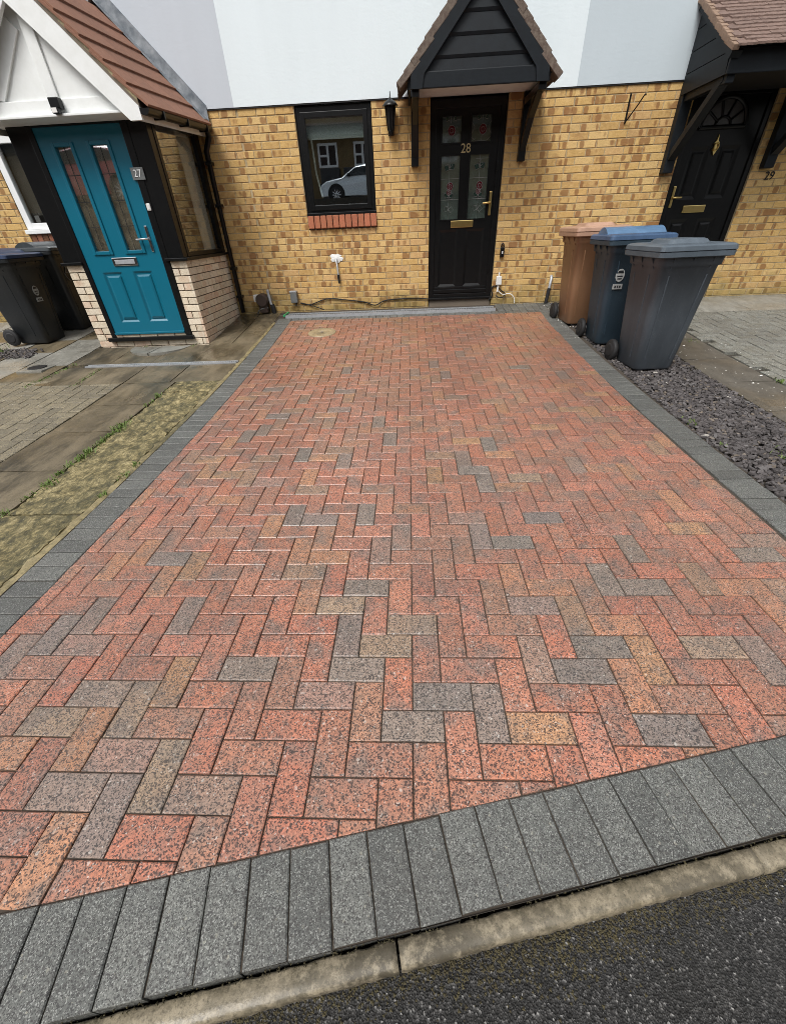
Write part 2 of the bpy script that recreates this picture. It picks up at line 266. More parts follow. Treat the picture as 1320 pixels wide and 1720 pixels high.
# ------------------------------------------------------------------ object helpers
ORI = {}
def origin(p): return ORI.get(p.name, Vector((0, 0, 0))) if p else Vector((0, 0, 0))
def tag(o, label, cat=None, group=None, kind=None):
    if label: o['label'] = label
    if cat: o['category'] = cat
    if group: o['group'] = group
    if kind: o['kind'] = kind
    return o
def thing(name, loc, label, cat, group=None):
    o = bpy.data.objects.new(name, None); COL.objects.link(o); o.location = loc; o.empty_display_size = .1
    ORI[o.name] = Vector(loc); return tag(o, label, cat, group)
def link(name, me, parent=None, loc=None, rot=None):
    o = bpy.data.objects.new(name, me); COL.objects.link(o)
    if parent: o.parent = parent; ORI[o.name] = origin(parent)
    if loc is not None: o.location = Vector(loc) - origin(parent)
    if rot is not None: o.rotation_euler = rot
    return o
class MB:
    def __init__(s): s.v = []; s.f = []; s.sm = []; s.c = []
    def add(s, vs, fs, smooth=False, col=None):
        n = len(s.v); s.v += [tuple(v) for v in vs]; s.f += [tuple(i + n for i in f) for f in fs]; s.sm += [smooth] * len(fs); s.c += [col] * len(fs); return s
    def box(s, x0, x1, y0, y1, z0, z1, bev=0):
        if bev <= 0:
            return s.add([(x, y, z) for z in (z0, z1) for y in (y0, y1) for x in (x0, x1)],
                         [(0, 2, 3, 1), (4, 5, 7, 6), (0, 1, 5, 4), (2, 6, 7, 3), (0, 4, 6, 2), (1, 3, 7, 5)])
        b = bev; bm = bmesh.new(); bmesh.ops.create_cube(bm, size=1)
        for v in bm.verts: v.co = Vector(((x0 + x1) / 2 + v.co.x * (x1 - x0), (y0 + y1) / 2 + v.co.y * (y1 - y0), (z0 + z1) / 2 + v.co.z * (z1 - z0)))
        bmesh.ops.bevel(bm, geom=bm.edges[:], offset=b, segments=2, affect='EDGES', profile=.6)
        return s.bm(bm)
    def bm(s, bm, smooth=False):
        bm.verts.index_update(); s.add([v.co[:] for v in bm.verts], [[v.index for v in f.verts] for f in bm.faces], smooth); bm.free(); return s
    def prism(s, poly, axis, a, b):
        """poly: list of 2-D points, extruded along axis 'x','y','z' from a to b"""
        def P(u, v, w): return {'x': (w, u, v), 'y': (u, w, v), 'z': (u, v, w)}[axis]
        n = len(poly); vs = [P(u, v, a) for u, v in poly] + [P(u, v, b) for u, v in poly]
        fs = [tuple(range(n))[::-1], tuple(range(n, 2 * n))] + [(i, (i + 1) % n, n + (i + 1) % n, n + i) for i in range(n)]
        return s.add(vs, fs)
    def beam(s, p, q, wx, wy, up=(0, 0, 1)):
        p = Vector(p); q = Vector(q); d = (q - p).normalized(); x = d.cross(Vector(up))
        x = x.normalized() if x.length > 1e-5 else Vector((1, 0, 0)); y = x.cross(d); x *= wx / 2; y *= wy / 2
        return s.add([p - x - y, p + x - y, p + x + y, p - x + y, q - x - y, q + x - y, q + x + y, q - x + y],
                     [(3, 2, 1, 0), (4, 5, 6, 7), (0, 1, 5, 4), (1, 2, 6, 5), (2, 3, 7, 6), (3, 0, 4, 7)])
    def tube(s, pts, r, n=8, cap=True):
        pts = [Vector(p) for p in pts]; rs = r if isinstance(r, (list, tuple)) else [r] * len(pts); vs = []; fs = []
        for i, p in enumerate(pts):
            d = (pts[min(i + 1, len(pts) - 1)] - pts[max(i - 1, 0)]).normalized()
            a = d.cross(Vector((0, 0, 1))); a = a.normalized() if a.length > 1e-3 else Vector((1, 0, 0)); b = d.cross(a)
            vs += [p + (a * math.cos(2 * math.pi * k / n) + b * math.sin(2 * math.pi * k / n)) * rs[i] for k in range(n)]
        for i in range(len(pts) - 1):
            for k in range(n): fs.append((i * n + k, i * n + (k + 1) % n, (i + 1) * n + (k + 1) % n, (i + 1) * n + k))
        s.add(vs, fs, True)
        if cap: s.add(vs[:n], [tuple(range(n))[::-1]]); s.add(vs[-n:], [tuple(range(n))])
        return s
    def lathe(s, prof, c, n=16, axis='z', smooth=True):
        vs = []; fs = []
        for r, h in prof:
            for k in range(n):
                a = 2 * math.pi * k / n; u, v = r * math.cos(a), r * math.sin(a)
                q = {'z': (u, v, h), 'y': (u, h, v), 'x': (h, u, v)}[axis]; vs.append((c[0] + q[0], c[1] + q[1], c[2] + q[2]))
        for i in range(len(prof) - 1):
            for k in range(n): fs.append((i * n + k, i * n + (k + 1) % n, (i + 1) * n + (k + 1) % n, (i + 1) * n + k))
        s.add(vs, fs, smooth); s.add(vs[:n], [tuple(range(n))]); s.add(vs[-n:], [tuple(range(n))]); return s
    def mesh(s, name, mat, O=Vector((0, 0, 0))):
        me = bpy.data.meshes.new(name); me.from_pydata([(v[0] - O.x, v[1] - O.y, v[2] - O.z) for v in s.v], [], s.f)
        me.polygons.foreach_set('use_smooth', s.sm); me.materials.append(M[mat] if isinstance(mat, str) else mat)
        if any(c is not None for c in s.c):
            ca = me.color_attributes.new('col', 'FLOAT_COLOR', 'CORNER'); d = []
            for f, c in zip(s.f, s.c): d += list(c or (.5, .5, .5, .5)) * len(f)
            ca.data.foreach_set('color', d)
        bm = bmesh.new(); bm.from_mesh(me); bmesh.ops.recalc_face_normals(bm, faces=bm.faces); bm.to_mesh(me); bm.free(); me.update(); return me
    def build(s, name, mat, parent=None, label=None):
        o = link(name, s.mesh(name, mat, origin(parent)), parent)
        if label: o['label'] = label
        return o
def struct(o): o['kind'] = 'structure'; return o
def text_mb(txt, size, place, depth=.006):
    cu = bpy.data.curves.new('numeral', 'FONT'); cu.body = txt; cu.size = size; cu.extrude = depth / 2; cu.resolution_u = 3; cu.align_x = 'CENTER'; cu.align_y = 'CENTER'
    ob = bpy.data.objects.new('numeral', cu); COL.objects.link(ob); dg = bpy.context.evaluated_depsgraph_get(); me = bpy.data.meshes.new_from_object(ob.evaluated_get(dg))
    mb = MB(); mb.add([place(v.co) for v in me.vertices], [tuple(p.vertices) for p in me.polygons])
    bpy.data.objects.remove(ob); bpy.data.curves.remove(cu); bpy.data.meshes.remove(me); return mb

# ------------------------------------------------------------------ ground sheets
def sheet(name, x0, x1, y0, y1, dz, mat, ny=24, nx=2):
    mb = MB(); vs = []; fs = []
    for j in range(ny + 1):
        y = y0 + (y1 - y0) * j / ny
        for i in range(nx + 1): vs.append((x0 + (x1 - x0) * i / nx, y, gz(y) + dz))
    for j in range(ny):
        for i in range(nx): a = j * (nx + 1) + i; fs.append((a, a + 1, a + nx + 2, a + nx + 1))
    mb.add(vs, fs); return mb
# big ground under everything
mb = MB(); ys = [-200, -40, -14, -9, -5.4, -4.2, -3.6, -1.2, -.6] + [i * .35 for i in range(0, 19)] + [30, 200]
def far_z(y):
    if y <= -4.2: return 2.2  # unseen bank behind the camera, added to lift the reflections in the glass
    if y <= -3.6: return -.25 + (3.6 + y) / -.6 * 2.45
    if y <= -.6: return -.25
    return gz(y) - .085
vs = [(x, y, far_z(y)) for y in ys for x in (-120, 120)]
mb.add(vs, [(2 * j, 2 * j + 1, 2 * j + 3, 2 * j + 2) for j in range(len(ys) - 1)])
struct(mb.build('ground', 'earth'))
# road: asphalt in front of the kerb line y = .2091 x - .285
SD = Vector((.9788, .2047, 0)); SN = Vector((.2047, -.9788, 0)); SO = Vector((0, .0005, 0))
def sp(d, n, z=0): p = SO + SD * d + SN * n; return (p.x, p.y, z)
KN0, KN1 = .206, .256
mb = MB(); nx, ny = 60, 20; vs = []; rr = random.Random(3)
for j in range(ny + 1):
    for i in range(nx + 1):
        p = sp(-9 + 18 * i / nx, KN1 - .03 + (3.6 * (j / ny) ** 1.6)); vs.append((p[0], p[1], -.045 + rr.uniform(-.002, .002)))
mb.add(vs, [(j * (nx + 1) + i, j * (nx + 1) + i + 1, (j + 1) * (nx + 1) + i + 1, (j + 1) * (nx + 1) + i) for j in range(ny) for i in range(nx)], True)
struct(mb.build('road', 'asphalt'))
# kerb stones
kt = struct(bpy.data.objects.new('kerb', None)); COL.objects.link(kt); ORI['kerb'] = Vector((0, 0, 0))
d = -.086 - .911 * 4; rk = random.Random(5)
while d < 4.5:
    mb = MB(); n = 60; vs = []; fs = []
    prof = [(KN0, -.12), (KN0, -.024), (KN0 + .004, -.017), (KN0 + .02, -.0155), (KN1 - .022, -.0145), (KN1 - .009, -.016), (KN1 - .003, -.021), (KN1, -.032), (KN1 + .001, -.12)]
    for i in range(n + 1):
        dd = d + .003 + (.911 - .006) * i / n
        for nn, z in prof: vs.append(sp(dd, nn + rk.uniform(-.0016, .0016), z + (rk.uniform(-.0012, .0012) if z > -.1 else 0)))
    m_ = len(prof)
    for i in range(n):
        for k in range(m_ - 1): fs.append((i * m_ + k, i * m_ + k + 1, (i + 1) * m_ + k + 1, (i + 1) * m_ + k))
    fs += [tuple(range(m_)), tuple(range(n * m_, n * m_ + m_))[::-1]]
    mb.add(vs, fs, True); mb.build('kerb_stone', 'kerb', kt); d += .911
# moss and grit lying in the channel against the kerb
mb = MB(); rm = random.Random(12)
for i in range(12000):
    dd = rm.uniform(-2.2, 2.4); dens = .5 + .5 * math.sin(dd * 5.1) * math.sin(dd * 2.3 + 1)
    if rm.random() > dens * .8 + .1: continue
    nn = KN1 + abs(rm.gauss(0, .012 + .03 * dens)) + .0005; a = rm.uniform(0, 6.28); r = rm.uniform(.0015, .005); p = sp(dd, nn); z = -.0445
    mb.add([(p[0] + r * math.cos(a + k * 2.1), p[1] + r * math.sin(a + k * 2.1), z) for k in range(3)] + [(p[0], p[1], z + r * .8)], [(0, 1, 3), (1, 2, 3), (2, 0, 3)])
for i in range(900):
    dd = rm.uniform(-2.2, 2.4); p = sp(dd, rm.uniform(.199, .212)); a = rm.uniform(0, 6.28); r = rm.uniform(.001, .004); z = -.018
    mb.add([(p[0] + r * math.cos(a + k * 2.1), p[1] + r * math.sin(a + k * 2.1), z) for k in range(3)] + [(p[0], p[1], z + r)], [(0, 1, 3), (1, 2, 3), (2, 0, 3)])
tag(mb.build('kerb_grit', 'moss'), 'brown moss and grit gathered along the concrete kerb', 'grit', kind='stuff')

# ------------------------------------------------------------------ block paving
def clip(poly, a, b, c):      # keep a*x+b*y <= c
    out = []
    for i in range(len(poly)):
        p, q = poly[i], poly[(i + 1) % len(poly)]; fp = a * p[0] + b * p[1] - c; fq = a * q[0] + b * q[1] - c
        if fp <= 0: out.append(p)
        if (fp < 0) != (fq < 0) and fp != fq:
            t = fp / (fp - fq); out.append((p[0] + (q[0] - p[0]) * t, p[1] + (q[1] - p[1]) * t))
    return out
def area(p): return abs(sum(p[i][0] * p[(i + 1) % len(p)][1] - p[(i + 1) % len(p)][0] * p[i][1] for i in range(len(p)))) / 2
def piece(poly, h=.05, ch=.0035, drop=.003):
    """a block: outline poly (local), top at z=0, chamfered arris"""
    n = len(poly); cx = sum(p[0] for p in poly) / n; cy = sum(p[1] for p in poly) / n
    def ins(p):
        dx, dy = p[0] - cx, p[1] - cy; return (cx + (dx - math.copysign(min(ch, abs(dx)), dx)), cy + (dy - math.copysign(min(ch, abs(dy)), dy)))
    vs = [(x, y, -h) for x, y in poly] + [(x, y, -drop) for x, y in poly] + [(*ins(p), 0) for p in poly]
    fs = [tuple(range(2 * n, 3 * n))] + [(i, (i + 1) % n, n + (i + 1) % n, n + i) for i in range(n)] + [(n + i, n + (i + 1) % n, 2 * n + (i + 1) % n, 2 * n + i) for i in range(n)]
    return vs, fs
class Blocks:
    """collects blocks, then builds the nearest as objects and the rest as one field"""
    def __init__(s): s.items = []; s.shared = {}
    def add(s, poly, col, key=None, cen=None, rz=0, dz=0): s.items.append((poly, col, key, cen, rz, dz))
    def build(s, name, parent, mat, mat_field, limit, rank, field_name, seed=1):
        rg = random.Random(seed); s.items.sort(key=lambda it: rank(it[3])); fld = MB()
        for k, (poly, col, key, cen, rz, dz) in enumerate(s.items):
            z = gz(cen[1]) + dz + rg.uniform(-.0018, .0018); sl_ = gs(cen[1]); tx = math.atan(sl_) + rg.uniform(-.011, .011); ty = rg.uniform(-.011, .011)
            if k < limit:
                if key and key in s.shared: me = s.shared[key]
                else:
                    vs, fs = piece(poly); me = MB().add(vs, fs).mesh(name, mat)
                    if key: s.shared[key] = me
                mt = Matrix.Rotation(tx, 3, 'X') @ Matrix.Rotation(ty, 3, 'Y') @ Matrix.Rotation(rz, 3, 'Z')
                o = link(name, me, parent, (cen[0], cen[1], z), mt.to_euler()); o.color = col
            else:
                vs, fs = piece(poly); c, sn = math.cos(rz), math.sin(rz); out = []
                for x, y, zz in vs:
                    X, Y = x * c - y * sn, x * sn + y * c; out.append((cen[0] + X, cen[1] + Y, z + zz + Y * math.tan(tx) - X * math.tan(ty)))
                fld.add(out, fs, False, col)
        if fld.v: o = fld.build(field_name, mat_field, parent); o['kind'] = 'stuff'
def herring(B, u, phase, inside, colf, jt=.0042, x0=-40, x1=40, y0=-10, y1=80, ox=0, oy=0):
    for j in range(y0, y1):
        for i in range(x0, x1):
            k = (i - j + phase) % 4
            if k == 0: r = (i, i + 2, j, j + 1, 0)
            elif k == 3: r = (i, i + 1, j, j + 2, 1)
            else: continue
            a, b, c, d_ = ox + r[0] * u, ox + r[1] * u, oy + r[2] * u, oy + r[3] * u; h = jt / 2
            rect = [(a + h, c + h), (b - h, c + h), (b - h, d_ - h), (a + h, d_ - h)]
            poly = inside(rect)
            if len(poly) < 3 or area(poly) < .0004: continue
            cx = sum(p[0] for p in poly) / len(poly); cy = sum(p[1] for p in poly) / len(poly)
            full = area(poly) > area(rect) * .999
            col = colf(i, j, r[4], cx, cy)
            if full: B.add([(-u + h, -u / 2 + h), (u - h, -u / 2 + h), (u - h, u / 2 - h), (-u + h, u / 2 - h)], col, 'full', ((a + b) / 2, (c + d_) / 2), math.pi / 2 * r[4])
            else: B.add([(x - cx, y - cy) for x, y in poly], col, None, (cx, cy))
XL, XR, YB = -1.668, 1.79, 5.70
FRONT = 0.0
def in_drive(p):
    p = clip(p, SN.x, SN.y, SN.dot(SO) - .0015)
    if len(p) > 2: p = clip(p, -1, 0, -XL)
    if len(p) > 2: p = clip(p, 1, 0, XR)
    if len(p) > 2: p = clip(p, 0, 1, YB)
    return p
PAL = [((.62, .215, .125), 32), ((.64, .250, .155), 28), ((.55, .215, .135), 26), ((.62, .285, .150), 12), ((.50, .235, .150), 14), ((.46, .265, .17), 4), ((.60, .32, .155), 4), ((.30, .25, .22), 1)]
rc = random.Random(21)
GREY = {(-2, 10), (-3, 8), (-3, 4), (-4, 3), (-1, 2), (0, 3), (2, 2), (-3, 5), (4, 7), (-1, 11), (-7, 0), (-11, 0), (-9, -1), (-10, 1), (-10, 6), (-7, 4), (-14, 6), (7, 2), (5, 4), (6, 5), (9, 8), (8, 8), (10, 10), (12, 4), (4, 4), (-5, 19), (3, 19), (-2, 22), (-3, 25), (-3, 13), (3, 11), (2, 13), (4, 11), (5, 21), (3, 18), (-12, 24), (-7, 28), (-7, 32), (-3, 40), (2, 38), (0, 36), (3, 35), (10, 18), (11, 27), (-7, 13), (-6, 13), (-10, 17), (6, 13), (-8, 20), (-13, 23), (10, 37), (5, 41), (-14, 5), (-16, 4), (16, 11), (15, 10), (-12, 3)}
PALE = {(-2, 5), (-1, 6), (-4, 7), (10, 5), (-13, 2), (-8, 0), (-10, 2), (6, 17)}
def drive_col(i, j, v, x, y):
    t = rc.uniform(0, sum(w for _, w in PAL))
    for c, w in PAL:
        t -= w
        if t <= 0: break
    if (i, j) in GREY: c = rc.choice(((.29, .25, .225), (.37, .265, .215), (.33, .26, .22), (.44, .265, .20)))
    if (i, j) in PALE: c = (.46, .32, .215)
    f = rc.uniform(.88, 1.12); return (c[0] * f, c[1] * f * rc.uniform(.96, 1.04), c[2] * f, rc.random())
drive = struct(bpy.data.objects.new('driveway', None)); COL.objects.link(drive); ORI['driveway'] = Vector((0, 0, 0))
o = sheet('driveway_bed', -1.98, 2.03, -.6, 6.15, -.0085, 'sand', 40, 2)
# keep the bed behind the kerb line
o.v = [(x, max(y, .2091 * x - .207), z) for x, y, z in o.v]; struct(o.build('joint_bed', 'sand', drive))
B = Blocks(); herring(B, .1, 3, in_drive, drive_col)
def rank_near(c): return (c[1] + .39) ** 2 + (c[0] * .75) ** 2 + (100 if abs(c[0]) > .95 + (c[1]) * .85 or c[1] < .2091 * c[0] - .3 else 0)
B.build('paver', drive, 'paver', 'paver_a', 300, rank_near, 'paver_field', 4)
# charcoal borders
B = Blocks(); rb = random.Random(8)
def ccol(): f = rb.uniform(.72, 1.3); return (.172 * f, .175 * f, .158 * f, rb.random())
h = .0026; ang = math.atan2(SD.y, SD.x); k = -24
while k < 26:       # soldier course along the kerb
    c = sp(-.029 + .0987 * (k + .5), .1); hw = .0987 / 2 - .0019
    if -2.05 < c[0] < 2.35: B.add([(-hw, -.0985), (hw, -.0985), (hw, .0985), (-hw, .0985)], ccol(), 'sold', (c[0], c[1] + rb.uniform(-.002, .002)), ang + rb.uniform(-.01, .01), rb.uniform(-.001, .002))
    k += 1
y = .0
while y < YB:       # left edge, cut against the neighbour's stones; right edge full length
    xi = XL - .001; xo = xi - .2
    if y > .2091 * -1.85 + .03: B.add([(-.1 + h, -.05 + h), (.1 - h, -.05 + h), (.1 - h, .05 - h), (-.1 + h, .05 - h)], ccol(), 'right', ((xi + xo) / 2 + rb.uniform(-.003, .003), y + .05), rb.uniform(-.008, .008), 0)
    if y > .2091 * 1.9 + .03: B.add([(-.1 + h, -.05 + h), (.1 - h, -.05 + h), (.1 - h, .05 - h), (-.1 + h, .05 - h)], ccol(), 'right', (XR + .101 + .02 * math.sin(y), y + .05), 0, 0)
    y += .1
x = XL - .2
while x < XR + .19:    # back edge
    B.add([(-.05 + h, -.06 + h), (.05 - h, -.06 + h), (.05 - h, .06 - h), (-.05 + h, .06 - h)], ccol(), 'back', (x + .05, YB + .061), 0, 0)
    if x > 1.2:
        for q in range(2): B.add([(-.05 + h, -.08 + h), (.05 - h, -.08 + h), (.05 - h, .08 - h), (-.05 + h, .08 - h)], ccol(), 'back2', (x + .05, YB + .203 + q * .161), 0, 0)
    x += .1
B.build('edging_paver', drive, 'char', 'char_a', 300, rank_near, 'edging_field', 9)

# ------------------------------------------------------------------ neighbours' hardstandings
def slab(parent, name, x0, x1, y0, y1, mat, rough=.0, jt=.005, n=(6, 8), dz=0, seed=0, label=None):
    rg = random.Random(seed * 77 + int((x0 + 9) * 100) + int(y0 * 1000)); mb = MB(); vs = []; fs = []; nx, ny = n
    from mathutils import noise as mn
    tl = rg.uniform(-.004, .004)
    for j in range(ny + 1):
        for i in range(nx + 1):
            yy = y0 + jt + (y1 - y0 - 2 * jt) * j / ny; xr = x1(yy) if callable(x1) else x1; x = x0 + jt + (xr - x0 - 2 * jt) * i / nx; yy = y0 + jt + (y1 - y0 - 2 * jt) * j / ny; e = i in (0, nx) or j in (0, ny)
            z = gz(yy) + dz + tl * (i / nx - .5)
            if rough: z += rough * (mn.noise(Vector((x * 5 + seed, yy * 9, seed))) + .6 * mn.noise(Vector((x * 14, yy * 20 + seed, 1))))
            if e: z -= .004; x += rg.uniform(-.002, .002) * (1 + rough * 150); yy += rg.uniform(-.002, .002)
            vs.append((x, yy, z))
    for j in range(ny):
        for i in range(nx): a = j * (nx + 1) + i; fs.append((a, a + 1, a + nx + 2, a + nx + 1))
    mb.add(vs, fs, rough > 0 and nx > 8)
    edge = [i for i in range(nx + 1)] + [j * (nx + 1) + nx for j in range(1, ny + 1)] + [ny * (nx + 1) + i for i in range(nx - 1, -1, -1)] + [j * (nx + 1) for j in range(ny - 1, 0, -1)]
    b0 = [vs[i] for i in edge]; m_ = len(b0)
    mb.add(b0 + [(x, y, z - .05) for x, y, z in b0], [(i, (i + 1) % m_, m_ + (i + 1) % m_, m_ + i) for i in range(m_)])
    o = mb.build(name, mat, parent)
    if label: o['label'] = label
    return o
hl = struct(bpy.data.objects.new('neighbour_path', None)); COL.objects.link(hl); ORI[hl.name] = Vector((0, 0, 0))
struct(sheet('b', -9, -1.985, -.5, 6.15, -.03, 'earth').build('path_bed', 'earth', hl))
y = -.49; q = 0
while y < 3.6:
    slab(hl, 'riven_stone', -2.378, lambda v: XL - .243, y, min(y + .64, 3.62), 'riven', .013, .006, (22, 36), .002, q); y += .64; q += 1
mb = MB(); vs = []; yy = -.4
while yy < 5.65:        # thin mortar haunch against the charcoal edge
    x = XL - .204
    vs += [(x - .040 - rb.uniform(0, .022), yy, gz(yy) - .004 + rb.uniform(-.003, .003)), (x - .02, yy, gz(yy) + .002), (x, yy, gz(yy) - .003)]; yy += .05
mb.add(vs, [(3 * k + q, 3 * k + q + 1, 3 * k + q + 4, 3 * k + q + 3) for k in range(len(vs) // 3 - 1) for q in (0, 1)], True)
mb.build('mortar_haunch', 'haunch', hl)
for k, (a, b) in enumerate([(-.46, .14), (.14, .74), (.74, 1.34), (1.34, 1.94), (1.94, 2.54), (2.54, 3.08), (3.08, 3.62)]): slab(hl, 'paving_slab', -2.95, -2.388, a, b, 'slab', .0015, .004, seed=k)
for k, (a, b) in enumerate([(-3.95, -3.45), (-3.45, -2.95), (-2.95, -2.45), (-2.45, -1.90)]):
    slab(hl, 'paving_slab', a, b, 3.62, 4.125, 'slab', .0015, .004, seed=k + 10); slab(hl, 'paving_slab', a, b, 4.215, 4.83, 'slab', .0015, .004, seed=k + 20)
for k, (a, b) in enumerate([(4.83, 5.3), (5.3, 5.75), (5.75, 6.14)]):
    slab(hl, 'paving_slab', -2.52, -2.22, a, b, 'slab', .0015, .004, seed=k + 30); slab(hl, 'paving_slab', -2.22, -1.90, a, b, 'slab', .0015, .004, seed=k + 40)
for i in range(6):
    for j in range(5): slab(hl, 'paving_slab', -4.45 - .5 * i + .0, -3.96 - .5 * i, 3.75 + .48 * j, 4.23 + .48 * j, 'apron' if (i + j) % 3 else 'slab', .0015, .004, (4, 4), seed=50 + i * 7 + j)
B = Blocks(); ro = random.Random(31)
def inl(p):
    p = clip(p, 1, 0, -2.955)
    if len(p) > 2: p = clip(p, 0, 1, 3.61 if p[0][0] > -3.96 else 3.74)
    return clip(p, 0, -1, -.2) if len(p) > 2 else p
def oldcol(*a): f = ro.uniform(.75, 1.25); return (.29 * f, .245 * f, .15 * f, ro.random())
herring(B, .105, 1, inl, oldcol, .007, -30, 1, 4, 36, -2.955, 0)
B.items = [it for it in B.items if it[3][0] > -2.6 - 1.05 * (it[3][1] - .9) - .3 and it[3][0] > -5.2]
B.build('old_paver', hl, 'oldblock', 'paver_a', 300, lambda c: -c[1] * .2 + abs(c[0]) , 'old_paver_field', 6)
# slot drain across the neighbour's path
t = thing('slot_drain', (-2.8, 4.17, gz(4.17)), 'narrow grey metal slot drain across the path before the teal door', 'drain')
mb = MB(); zz = gz(4.17); mb.box(-3.68, -1.93, 4.132, 4.150, zz - .03, zz + .004); mb.box(-3.68, -1.93, 4.192, 4.208, zz - .03, zz + .004); mb.build('frame', 'steel', t)
mb = MB(); x = -3.66
while x < -1.95: mb.box(x, x + .012, 4.150, 4.192, zz - .01, zz + .002); x += .022
mb.build('grating', 'steel', t)
# gully
t = thing('gully_cover', (-4.25, 4.15, gz(4.15)), 'small round black gully cover in a pale square frame near the dark bins', 'drain cover')
mb = MB(); zz = gz(4.15) + .004; mb.box(-4.40, -4.10, 4.01, 4.29, zz - .03, zz + .004, .004); mb.build('frame', 'apron', t)
MB().lathe([(.095, zz + .004), (.095, zz + .010), (.085, zz + .012)], (-4.25, 4.15, 0), 20).build('cover', 'blackmatt', t)
# semicircular pair of sector slabs before the porch
for s_, nm in ((-1, 'half'), (1, 'half')):
    poly = [(0, 0)] + [(s_ * .36 * math.sin(a * math.pi / 16), -.36 * math.cos(a * math.pi / 16)) for a in range(9)]
    mb = MB(); zz = gz(4.7) + .006; mb.prism([(-3.10 + s_ * .006 + x, 4.815 + y * 1.0) for x, y in poly], 'z', zz - .03, zz + .002); mb.build('sector_slab', 'apron', hl)

hr = struct(bpy.data.objects.new('side_path', None)); COL.objects.link(hr); ORI[hr.name] = Vector((0, 0, 0))
struct(sheet('b', 2.035, 9, -.2, 6.15, -.03, 'earth').build('path_bed', 'earth', hr))
for k in range(9):
    a = .83 + .6 * k
    if a < 5.5: slab(hr, 'paving_slab', 2.72, 3.20, a, min(a + .6, 5.5), 'slabr', .0015, .004, seed=70 + k)
for k in range(5): slab(hr, 'paving_slab', 3.22 + .6 * k, 3.82 + .6 * k, 5.45, 6.14, 'apron', .0012, .003, seed=80 + k)
B = Blocks()
def inr(p):
    p = clip(p, -1, 0, -3.21)
    if len(p) > 2: p = clip(p, 0, 1, 5.44)
    return p
def oldcol2(*a): f = ro.uniform(.8, 1.15); return (.30 * f, .315 * f, .285 * f, ro.random())
herring(B, .105, 2, inr, oldcol2, .009, 0, 32, 20, 54, 3.215, 0)
B.items = [it for it in B.items if it[3][0] < 6.0]
B.build('old_paver', hr, 'oldblock', 'paver_a', 300, lambda c: c[0] * 1.2 - c[1] * .4, 'old_paver_field', 7)
# slate chippings (both beds)
def chips(name, pts, label):
    mb = MB(); rs = random.Random(17)
    for (x, y, z, sc) in pts:
        a = rs.uniform(0, 6.28); L = rs.uniform(.010, .027) * sc; W_ = L * rs.uniform(.45, .8); T = rs.uniform(.003, .007); n = rs.choice((4, 5, 5))
        mt = Matrix.Rotation(a, 3, 'Z') @ Matrix.Rotation(rs.gauss(0, .3), 3, 'X') @ Matrix.Rotation(rs.gauss(0, .3), 3, 'Y')
        poly = [(L * math.cos(2 * math.pi * k / n + rs.uniform(-.3, .3)), W_ * math.sin(2 * math.pi * k / n + rs.uniform(-.3, .3))) for k in range(n)]
        vs = [mt @ Vector((u, v, -T)) + Vector((x, y, z)) for u, v in poly] + [mt @ Vector((u * .92, v * .92, T)) + Vector((x, y, z)) for u, v in poly]
        f = rs.uniform(.6, 1.35); c = (.085 * f, .076 * f, .074 * f, rs.random())
        if rs.random() < .003: c = (.5, .47, .42, 1)
        if rs.random() < .06: c = (.17, .14, .11, .5)
        mb.add(vs, [tuple(range(n, 2 * n))] + [(i, (i + 1) % n, n + (i + 1) % n, n + i) for i in range(n)], False, c)
    tag(mb.build(name, 'slate'), label, 'gravel', kind='stuff')
pts = []; rp = random.Random(4)
while len(pts) < 12000:
    x, y = rp.uniform(2.02, 2.70), rp.uniform(.5, 6.1)
    if y > 5.2 and x < 2.0: continue
    pts.append((x, y, gz(y) - .012 + rp.uniform(0, .02), 1))
chips('slate_chippings', pts, 'plum grey slate chippings in the bed under the three bins')
pts = [(rp.uniform(-5.4, -4.62), rp.uniform(4.5, 4.85), 0, 1) for k in range(420)]
pts = [(x, y, gz(y) + .006 + rp.uniform(0, .012), s_) for x, y, _, s_ in pts if x + y * .6 < -1.86 or rp.random() < .2]
chips('slate_chippings', pts, 'small patch of dark slate chippings by the wheel of the black bin')
# white grit specks on the side path
mb = MB()
for k in range(150):
    x, y = rp.uniform(2.72, 3.5), rp.uniform(2.2, 4.6); r = rp.uniform(.002, .008) * (2 if rp.random() < .1 else 1); z = gz(y) + .003
    a = rp.uniform(0, 6.28); mb.add([(x + r * math.cos(a + q), y + r * .5 * math.sin(a + q), z) for q in (0, 1.3, 2.6, 4.0, 5.2)] + [(x, y, z + r * .5)], [(i, (i + 1) % 5, 5) for i in range(5)])
for k in range(70):
    x, y = rp.uniform(1.9, 2.1), rp.uniform(4.6, 6.0); r = rp.uniform(.003, .012); z = gz(y) + .006
    a = rp.uniform(0, 6.28); mb.add([(x + r * math.cos(a + q), y + r * .6 * math.sin(a + q), z) for q in (0, 1.3, 2.6, 4.0, 5.2)] + [(x, y, z + r * .6)], [(i, (i + 1) % 5, 5) for i in range(5)])
tag(mb.build('grit_specks', 'grit'), 'white stone crumbs scattered on the slabs right of the slate bed', 'grit', kind='stuff')

